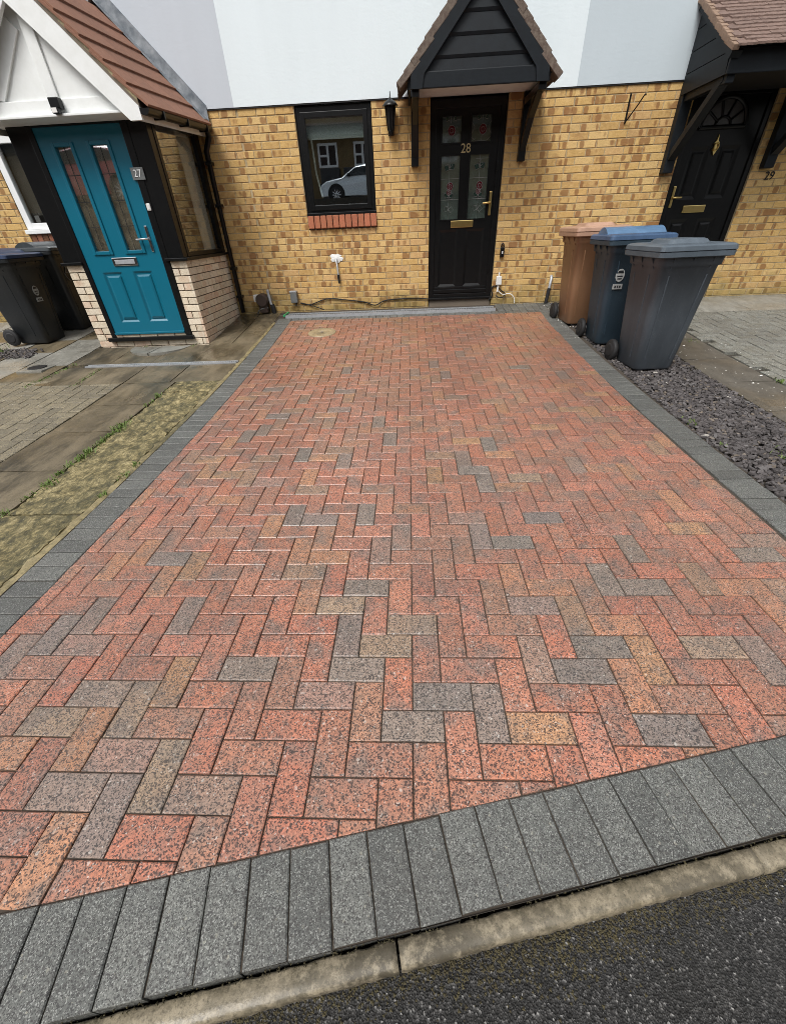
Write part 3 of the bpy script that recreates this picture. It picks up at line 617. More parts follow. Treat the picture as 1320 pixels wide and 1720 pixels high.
# ------------------------------------------------------------------ houses: brickwork
H28 = thing('terraced_house', (0, YW, gz(YW)), 'middle house with white render, black door numbered 28 and black window', 'house')
H27 = thing('terraced_house', (-3.2, YW, gz(YW)), 'left house with lilac render, white gabled porch and teal door numbered 27', 'house')
H29 = thing('terraced_house', (3.7, YW, gz(YW)), 'right house with pale blue render and black fanlight door beside numeral 29', 'house')
HX = {0: (-2.03, 1.92), 1: (-9.5, -2.03), 2: (1.92, 9.5)}
HO = {0: H28, 1: H27, 2: H29}
OPEN = {0: [(-1.33, -.415, 1.315, 2.60), (.275, 1.178, .30, 2.60)], 1: [(-5.22, -4.15, 1.32, 2.43)], 2: [(3.27, 4.20, .2, 2.46)]}
Z0 = gz(YW) - .075
def subtract(x0, x1, z0, z1, openings):
    rects = [(x0, x1, z0, z1)]
    for a, b, c, d_ in openings:
        new = []
        for (p, q, r, s_) in rects:
            if b <= p or a >= q or d_ <= r or c >= s_: new.append((p, q, r, s_)); continue
            if a > p: new.append((p, a, r, s_))
            if b < q: new.append((b, q, r, s_))
            if c > r: new.append((max(p, a), min(q, b), r, c))
            if d_ < s_: new.append((max(p, a), min(q, b), d_, s_))
        rects = new
    return rects
rbk = random.Random(77)
YPAL = [((.57, .37, .135), 4), ((.61, .41, .16), 4), ((.54, .34, .125), 3), ((.58, .37, .165), 2), ((.48, .29, .11), 1), ((.63, .44, .19), 1.5)]
def ycol():
    t = rbk.uniform(0, sum(w for _, w in YPAL))
    for c, w in YPAL:
        t -= w
        if t <= 0: break
    f = rbk.uniform(.9, 1.1); return (c[0] * f, c[1] * f, c[2] * f, rbk.random())
for hk in (0, 1, 2):
    house = HO[hk]; xa, xb = HX[hk]
    mb = MB()
    for (p, q, r, s_) in subtract(xa, xb, Z0 - .2, ZR, OPEN[hk]): mb.box(p, q, YW + .0055, YW + .24, r, s_)
    wall = mb.build('brick_wall', 'mortar', house)
    items = []
    for c in range(31):
        z1 = ZR - .004 - .075 * c; z0 = z1 - .0655
        if z1 < Z0: break
        off = .1125 * (c % 2) + .018
        i0 = math.floor((xa - off) / .225) - 1; i1 = math.ceil((xb - off) / .225) + 1
        for i in range(i0, i1):
            bx0, bx1 = off + i * .225 + .005, off + (i + 1) * .225 - .005
            bx0, bx1 = max(bx0, xa + (.0 if hk == 0 else .0)), min(bx1, xb)
            if bx1 - bx0 < .02: continue
            for (p, q, r, s_) in subtract(bx0, bx1, z0, z1, OPEN[hk]):
                if q - p > .025 and s_ - r > .02: items.append((p, q, r, s_))
    def vis(it):
        cx, cz = (it[0] + it[1]) / 2, (it[2] + it[3]) / 2
        if hk == 1:
            if cx > -2.47: return 0 - cz
            return 20 - cz if -5.6 < cx < -4.1 else 100
        if hk == 2: return abs(cx - 1.9) * 1.2 - cz + (50 if cx > 5.2 or (cx > 2 and cz < .4) else 0)
        return -cz
    items.sort(key=vis); shared = {}; fld = MB()
    for k, (p, q, r, s_) in enumerate(items):
        w_, hh = round(q - p, 4), round(s_ - r, 4); yo = rbk.uniform(-.0015, .0015); col = ycol()
        def bk():
            m_ = MB(); d_ = .003
            vs = [(-w_ / 2, 0, -hh / 2), (w_ / 2, 0, -hh / 2), (w_ / 2, 0, hh / 2), (-w_ / 2, 0, hh / 2)]
            vs = [(x, .012, z) for x, y, z in vs] + [(x, .0025, z) for x, y, z in vs] + [(x - math.copysign(d_, x), 0, z - math.copysign(d_, z)) for x, y, z in vs]
            return vs, [(8, 9, 10, 11)] + [(i, (i + 1) % 4, 4 + (i + 1) % 4, 4 + i) for i in range(4)] + [(4 + i, 4 + (i + 1) % 4, 8 + (i + 1) % 4, 8 + i) for i in range(4)]
        cen = ((p + q) / 2, YW + yo, (r + s_) / 2)
        if k < 300:
            if (w_, hh) not in shared: shared[(w_, hh)] = MB().add(*bk()).mesh('brick', 'brick')
            o = link('brick', shared[(w_, hh)], wall, cen); o.color = col
        else:
            vs, fs = bk(); fld.add([(x + cen[0], y + cen[1], z + cen[2]) for x, y, z in vs], fs, False, col)
    if fld.v: o = fld.build('brick_field', 'brick_a', wall); o['kind'] = 'stuff'
    # render above, standing proud with a drip edge
    rm_ = ('r28', 'r27', 'r29')[hk]; mb = MB()
    mb.prism([(YW - .016, ZR + .008), (YW - .016, 5.25), (YW + .24, 5.25), (YW + .24, ZR + .008)], 'x', xa, xb)
    mb.build('rendered_wall', rm_, house)
    MB().box(xa + (.001 if hk else 0), xb - .001, YW - .012, YW + .004, ZR - .005, ZR + .0075).build('drip_bead', 'blackmatt', house)
    mb = MB(); mb.prism([(YW - .3, 5.2), (YW + 4, 8.2), (YW + 8.5, 5.2), (YW + 8.5, 5.05), (YW - .3, 5.05)], 'x', xa, xb); mb.build('roof', 'rooftile', house)
    mb = MB(); mb.box(xa, xb, YW + 8.0, YW + 8.2, 0, 5.05); mb.build('rear_wall', 'mortar', house)

# ------------------------------------------------------------------ window of the middle house
def frame_mb(x0, x1, z0, z1, w_, y0, y1, wb=None, wt=None):
    wb = wb or w_; wt = wt or w_; mb = MB(); b = .006
    mb.box(x0, x0 + w_, y0, y1, z0, z1, b); mb.box(x1 - w_, x1, y0, y1, z0, z1, b); mb.box(x0 + w_ - .004, x1 - w_ + .004, y0 + .001, y1 - .001, z0, z0 + wb, b); mb.box(x0 + w_ - .004, x1 - w_ + .004, y0 + .001, y1 - .001, z1 - wt, z1, b); return mb
y0 = YW + .03
win = frame_mb(-1.325, -.42, 1.465, 2.508, .06, y0, y0 + .07).build('window', 'black', H28)
frame_mb(-1.275, -.470, 1.52, 2.455, .055, y0 - .012, y0 + .05).build('casement', 'black', win)
MB().box(-1.335, -.41, y0 - .035, y0 + .02, 1.462, 1.495, .005).build('cill', 'black', win)
MB().box(-1.225, -.515, y0 + .016, y0 + .022, 1.57, 2.405).build('pane', 'glass', win)
MB().box(-1.24, -.50, y0 + .085, y0 + .09, 2.22, 2.45).build('roller_blind', 'blind', win)
mb = MB(); mb.tube([(-1.19, y0 + .10, 2.3), (-1.17, y0 + .1, 1.9), (-1.12, y0 + .1, 1.66)], .012, 6); mb.build('curtain_edge', 'blind', win)
mb = MB(); mb.box(-1.32, -.425, YW + .24, YW + 1.6, 1.3, 1.31); mb.box(-1.32, -.425, YW + 1.6, YW + 1.61, 1.3, 2.6); mb.box(-1.33, -1.32, YW + .24, YW + 1.6, 1.3, 2.6); mb.box(-.425, -.415, YW + .24, YW + 1.6, 1.3, 2.6); mb.box(-1.32, -.425, YW + .24, YW + 1.6, 2.6, 2.61); mb.build('room', 'void', win)
sill = MB().box(-1.32, -.425, YW + .004, YW + .1, 1.32, 1.462).build('brick_sill', 'mortar_dark', H28)
me = MB().box(-.0365, .0365, -.055, .045, -.068, .068, .006).mesh('sill_brick', 'redbrick')
for k in range(11):
    o = link('sill_brick', me, sill, (-1.328 + .0418 + .0832 * k, YW + .018, 1.392), (R(-6), 0, 0)); f = rbk.uniform(.85, 1.15); o.color = (.36 * f, .115 * f, .065 * f, rbk.random())

# ------------------------------------------------------------------ door 28
def door_panel(mb, x0, x1, z0, z1, y, d_=.012, b=.02):
    vs = [(x0, y, z0), (x1, y, z0), (x1, y, z1), (x0, y, z1), (x0 + b, y + d_, z0 + b), (x1 - b, y + d_, z0 + b), (x1 - b, y + d_, z1 - b), (x0 + b, y + d_, z1 - b)]
    mb.add(vs, [(0, 1, 5, 4), (1, 2, 6, 5), (2, 3, 7, 6), (3, 0, 4, 7), (4, 5, 6, 7)])
def slab_with_holes(mb, x0, x1, z0, z1, yf, yb, holes):
    for (p, q, r, s_) in subtract(x0, x1, z0, z1, [(a, b, c, d_) for a, b, c, d_ in holes]): mb.box(p, q, yf, yb, r, s_)
yd = YW + .05
MB().box(.275, 1.178, YW + .23, YW + .24, .3, 2.55).build('door_backing', 'void', H28)
mb = frame_mb(.277, 1.176, .44, 2.50, .075, yd - .02, yd + .06, .05, .085); mb.build('door_frame', 'black', H28)
door = bpy.data.objects.new('x', None)
panes = [(.42, .655, 2.11, 2.35), (.77, 1.01, 2.11, 2.35), (.418, .655, 1.357, 2.0), (.772, 1.01, 1.355, 2.0)]; pans = [(.41, .66, .58, 1.25), (.765, 1.015, .58, 1.25)]
mb = MB(); slab_with_holes(mb, .350, 1.103, .49, 2.417, yd - .005, yd + .045, panes + pans)
for p in pans: door_panel(mb, *p, yd - .005, .012, .03)
for (a, b, c, d_) in panes:
    for q in ((a - .012, a + .004, c - .012, d_ + .012), (b - .004, b + .012, c - .012, d_ + .012), (a + .004, b - .004, c - .012, c + .004), (a + .004, b - .004, d_ - .004, d_ + .012)): mb.box(q[0], q[1], yd - .013, yd + .0, q[2], q[3])
mb.box(.352, 1.101, yd - .028, yd - .004, .50, .545, .006); mb.box(.36, 1.09, yd - .016, yd - .004, .545, .575, .004)
door = mb.build('front_door', 'black', H28)
MB().box(.272, 1.181, YW - .025, YW + .11, .418, .445, .005).build('threshold', 'black', H28)
MB().box(.29, 1.165, YW + .002, YW + .10, .25, .418).build('door_step', 'mortar_dark', H28)
for k, (a, b, c, d_) in enumerate(panes):
    MB().box(a, b, yd + .012, yd + .016, c, d_).build('pane', 'doorglass', door)
    MB().box(a, b, yd + .022, yd + .026, c, d_).build('frosted_backing', 'frost', door)
    # leaded rose motif
    mb = MB(); mr = MB(); ml = MB(); cx = (a + b) / 2 + (.01 if k % 2 else -.01); yy = yd + .009
    def seg(*ps): mb.tube([(x, yy, z) for x, z in ps], .0020, 4, False)
    def leaf(x, z, dx, dz_, mm=None):
        n_ = (-dz_ * .45, dx * .45); P = [(x, z), (x + dx * .45 + n_[0], z + dz_ * .45 + n_[1]), (x + dx, z + dz_), (x + dx * .45 - n_[0], z + dz_ * .45 - n_[1]), (x, z)]; seg(*P)
        if mm is not None: mm.prism(P[:4], 'y', yy + .001, yy + .003)
    def rose(x, z, r):
        for q in range(6):
            aa = q * 1.05; mr.prism([(x + r * .55 * math.cos(aa) + r * .5 * math.cos(t_ * 1.047), z + r * .6 * math.sin(aa) + r * .5 * math.sin(t_ * 1.047)) for t_ in range(6)], 'y', yy + .001 - .0003 * q, yy + .003)
        seg(*[(x + r * math.cos(t_ * .7), z + r * 1.1 * math.sin(t_ * .7)) for t_ in range(10)]); seg(*[(x + r * .5 * math.cos(t_ * .9), z + r * .5 * math.sin(t_ * .9)) for t_ in range(8)])
    if k < 2:
        rose(cx + .01, (c + d_) / 2 - .005, .045); leaf(cx - .02, d_ - .03, -.05, .02, ml); leaf(cx + .03, d_ - .03, .04, .02, ml); seg((cx, d_), (cx, d_ - .06)); seg((cx, c), (cx, c + .06))
        if k == 1:
            seg((a, c + .05), (a + .06, c + .012), (b - .05, c + .012), (b, c + .05)); seg((a, d_ - .05), (a + .04, d_ - .1), (a + .02, c + .1), (a, c + .07)); seg((b, d_ - .05), (b - .04, d_ - .1), (b - .02, c + .1), (b, c + .07))
    else:
        seg((cx, c), (cx - .006, c + .12), (cx + .004, c + .24), (cx, c + .36), (cx, d_))
        rose(cx + .012, c + .345, .040); rose(cx, c + .285, .030)
        leaf(cx, c + .24, .06, .03, ml); leaf(cx, c + .24, -.06, .035, ml); leaf(cx, c + .11, .07, -.005); leaf(cx, c + .10, -.06, .035); leaf(cx, c + .21, .05, .06)
        leaf(cx, d_ - .13, .065, .05, ml); leaf(cx, d_ - .13, -.07, .03, ml); leaf(cx, d_ - .12, .01, .07)
        seg((a, c + .21), (b, c + .21)); seg((a, c + .42), (b, c + .42))
        if k == 3: seg((b - .16, d_ - .04), (b, d_ - .04))
    mb.build('leaded_lines', 'leadline', door); mr.build('rose_petals', 'rosered', door); ml.build('rose_leaves', 'leafgl', door)
MB().box(.563, .858, yd - .020, yd - .004, 1.268, 1.345, .006).build('letter_plate', 'brass', door)
mb = MB().box(1.045, 1.077, yd - .020, yd - .004, 1.385, 1.635, .006); mb.tube([(1.06, yd - .012, 1.52), (1.06, yd - .055, 1.52)], .011, 8); mb.tube([(1.062, yd - .055, 1.52), (1.02, yd - .058, 1.517), (.965, yd - .05, 1.513)], [.012, .012, .009], 8); mb.lathe([(.012, -.026), (.012, -.004)], (1.06, yd, 1.43), 8, 'y'); mb.build('door_handle', 'brass', door)
text_mb('28', .125, lambda c: (.715 + c.x, yd - .008 - c.z, 2.055 + c.y)).build('door_number', 'gold', door)
mb = MB()
for z in (.75, 1.83): mb.box(1.098, 1.118, yd - .035, yd - .018, z, z + .10, .004)
mb.build('hinge', 'black', door)

# ------------------------------------------------------------------ canopy of the middle house (gabled, on gallows brackets)
can = bpy.data.objects.new('door_canopy', None)
AX, AZ, YC = .73, 3.285, 5.45       # apex, front plane
TS = (3.285 - 2.545) / .70          # slope
can = MB().box(.06, 1.40, YC + .031, YW - .037, 2.503, 2.513).build('door_canopy', 'soffit', H28)
mb = MB()
for k in range(5):              # lapped boards of the gable
    z0, z1 = 2.50 + .145 * k, 2.50 + .145 * (k + 1) + .003
    hw0, hw1 = (AZ - .02 - z0) / TS, max(.005, (AZ - .02 - z1) / TS)
    b_ = MB(); b_.add([(AX - hw0, YC + .002, z0), (AX + hw0, YC + .002, z0), (AX + hw0 * .85 + hw1 * .15, YC - .008, z0 + .022), (AX - hw0 * .85 - hw1 * .15, YC - .008, z0 + .022), (AX - hw1, YC + .006, z1), (AX + hw1, YC + .006, z1),
           (AX - hw0, YC + .03, z0), (AX + hw0, YC + .03, z0), (AX - hw1, YC + .03, z1), (AX + hw1, YC + .03, z1)],
          [(0, 1, 2, 3), (3, 2, 5, 4), (6, 0, 3, 4, 8), (1, 7, 9, 5, 2), (6, 7, 1, 0), (4, 5, 9, 8), (6, 8, 9, 7)]); b_.build('gable_board', 'blackwood', can)
MB().box(.085, 1.375, YC - .028, YC + .0, 2.440, 2.560, .008).build('tie_board', 'blackwood', can)
for s_ in (-1, 1):
    w_ = .11 / math.cos(math.atan(TS)); mb = MB()
    mb.prism([(AX + s_ * .0, AZ), (AX + s_ * .66, AZ - .66 * TS), (AX + s_ * .685, AZ - .70 * TS - .02), (AX + s_ * .685, 2.438), (AX + s_ * .57, 2.438), (AX + s_ * .55, AZ - .55 * TS - w_), (AX, AZ - w_)], 'y', YC - .045, YC - .017); mb.build('barge_board', 'blackwood', can)
    # roof deck
    mb = MB(); mb.prism([(AX, AZ + .005), (AX + s_ * .72, AZ - .72 * TS + .005), (AX + s_ * .72, AZ - .72 * TS + .035), (AX, AZ + .035)], 'y', YC - .03, YW - .036); mb.build('roof_deck', 'blackwood', can)
    mb = MB().box(AX + s_ * .70 - .012, AX + s_ * .70 + .012, YC, YW - .037, 2.44, 2.555); mb.build('fascia', 'blackwood', can)
    L = math.hypot(.76, .76 * TS); al = math.atan(TS); me = MB().box(-.081, .081, -.0825, .0825, -.006, .006, .002).mesh('roof_tile', 'tileold')
    me = MB().box(-.13, .13, -.081, .081, -.007, .007).mesh('roof_tile', 'tiledark')
    me_v = MB().box(-.13, .13, -.081, .081, -.05, .008, .004).mesh('roof_tile', 'tiledark')
    n_ = int(L / .1)
    for c in range(n_ + 1):
        for q in range(5):
            dd = min(.05 + .1 * c, L - .05); yy = YC - .045 + .083 + .164 * q + (.0 if c % 2 else -.006)
            if yy + .08 > YW - .03: yy = YW - .118
            px = AX + s_ * (dd * math.cos(al) + .0); pz = AZ + .052 - dd * math.sin(al) + .012
            if q == 0: pz -= .012
            o = link('roof_tile', me if q else me_v, can, (px + rbk.uniform(-.003, .003), yy + rbk.uniform(-.004, .004), pz + rbk.uniform(-.002, .003)), (0, s_ * (al - .085), rbk.uniform(-.015, .015)))
MB().prism([(AX - .09, AZ - .02), (AX, AZ + .11), (AX + .09, AZ - .02), (AX, AZ + .08)], 'y', YC - .05, YW - .037).build('ridge', 'tileold', can)
for x0, nm in ((.05, 0), (1.335, 0)):
    br = MB().box(x0, x0 + .085, YW - .078, YW - .002, 1.90, 2.50, .006).build('bracket', 'black', H28)
    MB().box(x0 + .004, x0 + .081, YC + .0, YW - .08, 2.385, 2.446, .005).build('bracket_beam', 'black', br)
    mb = MB(); P = [(YW - .075, 1.98), (YW - .075, 2.06), (YW - .30, 2.30), (YC + .16, 2.395), (YC + .07, 2.395), (YW - .34, 2.235)]
    mb.prism(P, 'x', x0 + .012, x0 + .073); mb.build('brace', 'black', br)

# ------------------------------------------------------------------ canopy and door of the right house (lean-to roof)
YD = YW + .06
MB().box(3.27, 4.20, YW + .23, YW + .24, .2, 2.5).build('door_backing', 'void', H29)
frame_mb(3.272, 4.198, .36, 2.455, .06, YD - .03, YD + .06, .04, .07).build('door_frame', 'black', H29)
pn = [(3.42, 3.65, .55, 1.25), (3.77, 4.0, .55, 1.25), (3.42, 3.65, 1.45, 1.955), (3.77, 4.0, 1.45, 1.955)]
mb = MB(); slab_with_holes(mb, 3.334, 4.136, .40, 2.383, YD - .01, YD + .035, pn)
for p in pn: door_panel(mb, *p, YD - .01, .014, .035); door_panel(mb, p[0] + .05, p[1] - .05, p[2] + .05, p[3] - .05, YD - .004, -.006, .02)
d29 = mb.build('front_door', 'black', H29)
cx, cz, rr_ = 3.70, 2.12, .235
fan = MB().prism([(cx + rr_ * math.cos(a * math.pi / 20), cz + rr_ * math.sin(a * math.pi / 20)) for a in range(21)], 'y', YD - .016, YD - .012).build('fanlight', surf('fan_glass', (.065, .06, .058), .25, .3, 9, None, 60, .03), d29)
mb = MB(); ro_ = [(cx + (rr_ + .02) * math.cos(a * math.pi / 20), YD - .02, cz + (rr_ + .02) * math.sin(a * math.pi / 20)) for a in range(21)]
mb.tube(ro_, .022, 6); mb.tube([ro_[0], ro_[-1]], .022, 6); mb.tube([(cx + .09 * math.cos(a * math.pi / 8), YD - .02, cz + .09 * math.sin(a * math.pi / 8)) for a in range(9)], .013, 6)
for a in (36, 72, 108, 144): mb.tube([(cx + .09 * math.cos(R(a)), YD - .02, cz + .09 * math.sin(R(a))), (cx + rr_ * math.cos(R(a)), YD - .02, cz + rr_ * math.sin(R(a)))], .012, 6)
mb.build('fanlight_bars', 'black', d29)
MB().box(3.535, 3.812, YD - .026, YD - .01, 1.312, 1.388, .006).build('letter_plate', 'brass', d29)
mb = MB().box(3.348, 3.380, YD - .024, YD - .01, 1.375, 1.59, .006); mb.tube([(3.364, YD - .02, 1.475), (3.364, YD - .06, 1.475), (3.41, YD - .062, 1.475), (3.46, YD - .055, 1.475)], .011, 8); mb.build('door_handle', 'brass', d29)
mb = MB(); mb.prism([(3.70 + x, 1.955 + z * .8) for x, z in ((0, -.11), (.03, -.04), (.012, 0), (.03, .03), (.008, .06), (0, .13), (-.008, .06), (-.03, .03), (-.012, 0), (-.03, -.04))], 'y', YD - .03, YD - .01); mb.tube([(3.70 + .028 * math.cos(a), YD - .04, 1.945 + .035 * math.sin(a)) for a in [k * .7 for k in range(10)]], .006, 6); mb.build('knocker', 'brass', d29)
text_mb('29', .115, lambda c: (4.435 + c.x, YW - .008 - c.z, 1.642 + c.y)).build('house_number', 'blackmatt', H29)
c29 = MB().box(3.10, 5.6, 5.36, YW - .036, 2.402, 2.416).build('door_canopy', 'blackmatt', H29)
YF = 5.30; sl9 = (3.10 - 2.56) / (YW - YF)
MB().box(3.085, 5.6, YF - .0, YF + .03, 2.385, 2.555, .006).build('fascia', 'blackwood', c29)
for k in range(4):          # boarded cheek
    z0 = 2.39 + .165 * k; z1 = z0 + .158; ya0 = YF + .03 + max(0, (z0 - 2.53) / sl9); ya1 = YF + .03 + max(0, (z1 - 2.53) / sl9)
    MB().prism([(ya0, z0), (YW - .036, z0), (YW - .036, min(z1, 3.06)), (min(ya1, YW - .05), min(z1, 3.06))], 'x', 3.085 - .004 * 0, 3.105).build('cheek_board', 'blackwood', c29)
mb = MB(); mb.beam((3.10, YF - .03, 2.505), (3.10, YW - .036, 2.505 + sl9 * (YW - YF)), .05, .10, (1, 0, 0)); mb.build('verge_board', 'blackwood', c29)
mb = MB(); mb.prism([(YF - .01, 2.56), (YW - .036, 2.56 + sl9 * (YW - YF)), (YW - .036, 2.59 + sl9 * (YW - YF)), (YF - .01, 2.59)], 'x', 3.09, 5.6); mb.build('roof_deck', 'blackmatt', c29)
al = math.atan(sl9); L = math.hypot(YW - YF, sl9 * (YW - YF)); me = MB()
rt = random.Random(3); nx = 8; vs = []; fs = []
for i in range(nx + 1):
    x = -.0823 + .1646 * i / nx; e = .005 * math.sin(i * 1.9); vs += [(x, -.13 + e, -.010), (x, -.126 + e, .006), (x, .13, .007), (x, .13, -.007)]
for i in range(nx):
    for q in range(4): fs.append((4 * i + q, 4 * i + (q + 1) % 4, 4 * i + 4 + (q + 1) % 4, 4 * i + 4 + q))
fs += [(0, 1, 2, 3), (4 * nx + 3, 4 * nx + 2, 4 * nx + 1, 4 * nx)]
me = MB().add(vs, fs).mesh('roof_tile', 'tileold'); vme = MB().box(-.03, .03, -.11, .11, -.032, .010, .005).mesh('verge_tile', tilemat('buff_verge', (.27, .185, .13), (.17, .11, .08)))
for c in range(int(L / .072) + 1):
    dd = .075 + .072 * c
    for q in range(14):
        x = 3.06 + .0825 + .165 * q + (.0825 if c % 2 else 0)
        o = link('roof_tile', me, c29, (x + rt.uniform(-.003, .003), YF - .06 + dd * math.cos(al) + rt.uniform(-.003, .003), 2.60 + (dd - .06) * math.sin(al) + rt.uniform(-.001, .002)), (al - .12 + rt.uniform(-.012, .012), rt.uniform(-.012, .012), 0))
    link('verge_tile', vme, c29, (3.055, YF - .06 + dd * math.cos(al), 2.592 + (dd - .06) * math.sin(al) + rt.uniform(-.003, .003)), (al - .10, 0, rt.uniform(-.03, .03)))
for x0 in (3.095, 4.275):
    br = MB().box(x0, x0 + .115, YW - .09, YW - .002, 1.715, 2.50, .006).build('bracket', 'blackwood', H29)
    mb = MB(); mb.beam((x0 + .0575, YW - .085, 1.86), (x0 + .0575, YF + .10, 2.39), .07, .085, (1, 0, 0)); mb.build('brace', 'blackwood', br)
    MB().box(x0 + .02, x0 + .095, YF + .032, YW - .092, 2.33, 2.40, .004).build('bracket_beam', 'blackwood', br)

# ------------------------------------------------------------------ porch of the left house
XP0, XP1, YP = -3.955, -2.535, 4.90
por = MB().box(XP0 + .012, XP1 - .012, YP + .012, YW + .007, .1, .325).build('porch', 'mortar_dark', H27)
MB().box(XP1 - .11, XP1 - .012, YP + .10, YW + .006, .33, 1.085).box(XP1 - .185, XP1 - .012, YP + .012, YP + .10, .33, 1.085).build('dwarf_wall', 'mortar_dark', por)
MB().box(XP0 + .012, XP0 + .11, YP + .10, YW + .006, .33, 1.085).box(XP0 + .012, XP0 + .205, YP + .012, YP + .10, .33, 1.085).build('dwarf_wall', 'mortar_dark', por)
rq = random.Random(9)
def cb():
    f = rq.uniform(.85, 1.12); c = rq.choice(((.72, .64, .50), (.76, .68, .55), (.68, .60, .46), (.66, .50, .38))); return (c[0] * f, c[1] * f, c[2] * f, rq.random())
sm = {}
def cbrick(w_, cen, rz):
    w_ = round(w_, 3)
    if w_ not in sm: sm[w_] = MB().box(-w_ / 2, w_ / 2, 0, .03, -.0325, .0325, .003).mesh('brick', 'cream')
    o = link('brick', sm[w_], por, cen, (0, 0, rz)); o.color = cb()
for c in range(14):
    z = 1.085 - .0375 - .075 * c
    if z < .10: break
    # side wall (faces +x)
    yy = YP + (.0 if c % 2 else .1125)
    if c % 2 == 0: cbrick(.1025, (XP1, YP + .05, z), R(90))
    while yy < YW - .02:
        w_ = min(.215, YW - .012 - yy)
        if w_ > .03: cbrick(w_, (XP1, yy + w_ / 2, z), R(90))
        yy += .225
    # front piers or plinth
    if z > .33:
        if c % 2 == 0: cbrick(.155, (XP1 - .0775 - .03, YP, z), 0); cbrick(.195, (XP0 + .0975, YP, z), 0)
        else: cbrick(.075, (XP1 - .0675, YP, z), 0); cbrick(.07, (XP1 - .150, YP, z), 0); cbrick(.092, (XP0 + .046, YP, z), 0); cbrick(.092, (XP0 + .15, YP, z), 0)
    else:
        x = XP0 + (.0 if c % 2 else -.11)
        while x < XP1 - .03:
            a, b = max(x, XP0), min(x + .215, XP1 - .031)
            if b - a > .03: cbrick(b - a, ((a + b) / 2, YP, z), 0)
            x += .225
# frame posts and sills
def pbox(nm, *a, m_='black', b=.006): return MB().box(*a, b).build(nm, m_, por)
pbox('corner_post', XP1 - .215, XP1 - .01, YP - .005, YP + .10, 1.11, 2.27); pbox('corner_post', XP0 - .01, XP0 + .205, YP - .005, YP + .10, 1.11, 2.27)
pbox('door_jamb', -3.758, -3.70, YP - .012, YP + .06, .30, 2.27); pbox('door_jamb', -2.80, -2.725, YP - .012, YP + .06, .30, 2.27); pbox('door_head', -3.70, -2.80, YP - .012, YP + .06, 2.235, 2.275)
pbox('sill', XP1 - .225, XP1 + .04, YP - .04, YP + .03, 1.085, 1.112); pbox('sill', XP1 - .06, XP1 + .042, YP + .03, YW - .002, 1.087, 1.114); pbox('sill', XP0 - .03, XP0 + .215, YP - .04, YP + .03, 1.085, 1.112)
pbox('threshold', -3.80, -2.70, YP - .045, YP + .05, .255, .30)
# side light
pbox('side_post', XP1 - .07, XP1 - .005, YW - .13, YW - .002, 1.114, 2.36); pbox('side_post', XP1 - .07, XP1 - .003, YP + .10, YP + .16, 1.114, 2.36); pbox('side_rail', XP1 - .068, XP1 - .006, YP + .16, YW - .13, 1.114, 1.16); pbox('side_rail', XP1 - .068, XP1 - .006, YP + .16, YW - .13, 2.28, 2.36)
MB().box(XP1 - .034, XP1 - .028, YP + .16, YW - .13, 1.16, 2.28).build('side_pane', 'porchglass', por)
MB().box(XP1 - .085, XP1 - .075, YW - .48, YW - .135, 1.14, 2.30).build('net_curtain', 'blind', por)
pbox('side_panel', XP0 + .01, XP0 + .05, YP + .1, YW - .002, 1.085, 2.36)
MB().box(XP0 + .2, XP1 - .2, YW + .0, YW + .006, .33, 2.3).build('inner_wall', surf('hall_wall', (.30, .235, .15), .8, .5, 3, (.16, .12, .07)), por)
MB().box(XP0 + .06, XP1 - .075, YP + .12, YW, .327, .332).build('porch_floor', surf('porch_mat', (.10, .085, .065), .9), por)
# door 27
gl = [(-3.535, -3.375, 1.205, 2.085), (-3.165, -2.995, 1.205, 2.085)]; pn = [(-3.56, -3.33, .47, 1.0), (-3.20, -2.97, .47, 1.0)]
mb = MB(); slab_with_holes(mb, -3.70, -2.80, .325, 2.235, YP + .0, YP + .045, gl + pn)
for p in pn: door_panel(mb, *p, YP + .0, .014, .02); door_panel(mb, p[0] + .035, p[1] - .035, p[2] + .035, p[3] - .035, YP + .0055, -.008, .02)
for (a, b, c, d_) in gl:
    for q in ((a - .035, a, c - .035, d_ + .035), (b, b + .035, c - .035, d_ + .035), (a, b, c - .035, c), (a, b, d_, d_ + .035)): mb.box(*q[:2], YP - .014, YP + .004, *q[2:], .006)
mb.box(-3.698, -2.802, YP - .02, YP + .002, .33, .355, .005)
d27 = mb.build('front_door', 'teal', H27)
for (a, b, c, d_) in gl:
    MB().box(a, b, YP + .012, YP + .016, c, d_).build('pane', 'porchglass', d27)
    MB().box(a, b, YP + .03, YP + .034, c, d_).build('pane_backing', surf('obscure_glass', (.46, .40, .30), .4, .7, 7, (.24, .20, .15)), d27)
    mb = MB()
    for q in (1, 2, 3): mb.box(a, b, YP + .008, YP + .012, c + (d_ - c) * q / 4 - .003, c + (d_ - c) * q / 4 + .003)
    mb.box((a + b) / 2 - .0025, (a + b) / 2 + .0025, YP + .0085, YP + .0115, c, d_); mb.build('leaded_lines', 'blackmatt', d27)
mb = MB().box(-3.385, -3.095, YP - .012, YP + .0, 1.058, 1.14, .006); mb.build('letter_plate', 'chrome', d27); MB().box(-3.355, -3.125, YP - .015, YP - .011, 1.075, 1.118, .003).build('letter_flap', 'steel', d27)
mb = MB().box(-2.888, -2.858, YP - .012, YP + .0, 1.18, 1.42, .006); mb.tube([(-2.873, YP - .006, 1.30), (-2.873, YP - .05, 1.30), (-2.92, YP - .054, 1.30), (-3.0, YP - .045, 1.298)], .010, 8); mb.build('door_handle', 'chrome', d27)
pl = MB().box(-2.832, -2.700, YP - .022, YP - .012, 1.800, 1.900, .003).build('number_plate', 'greybox', H27)
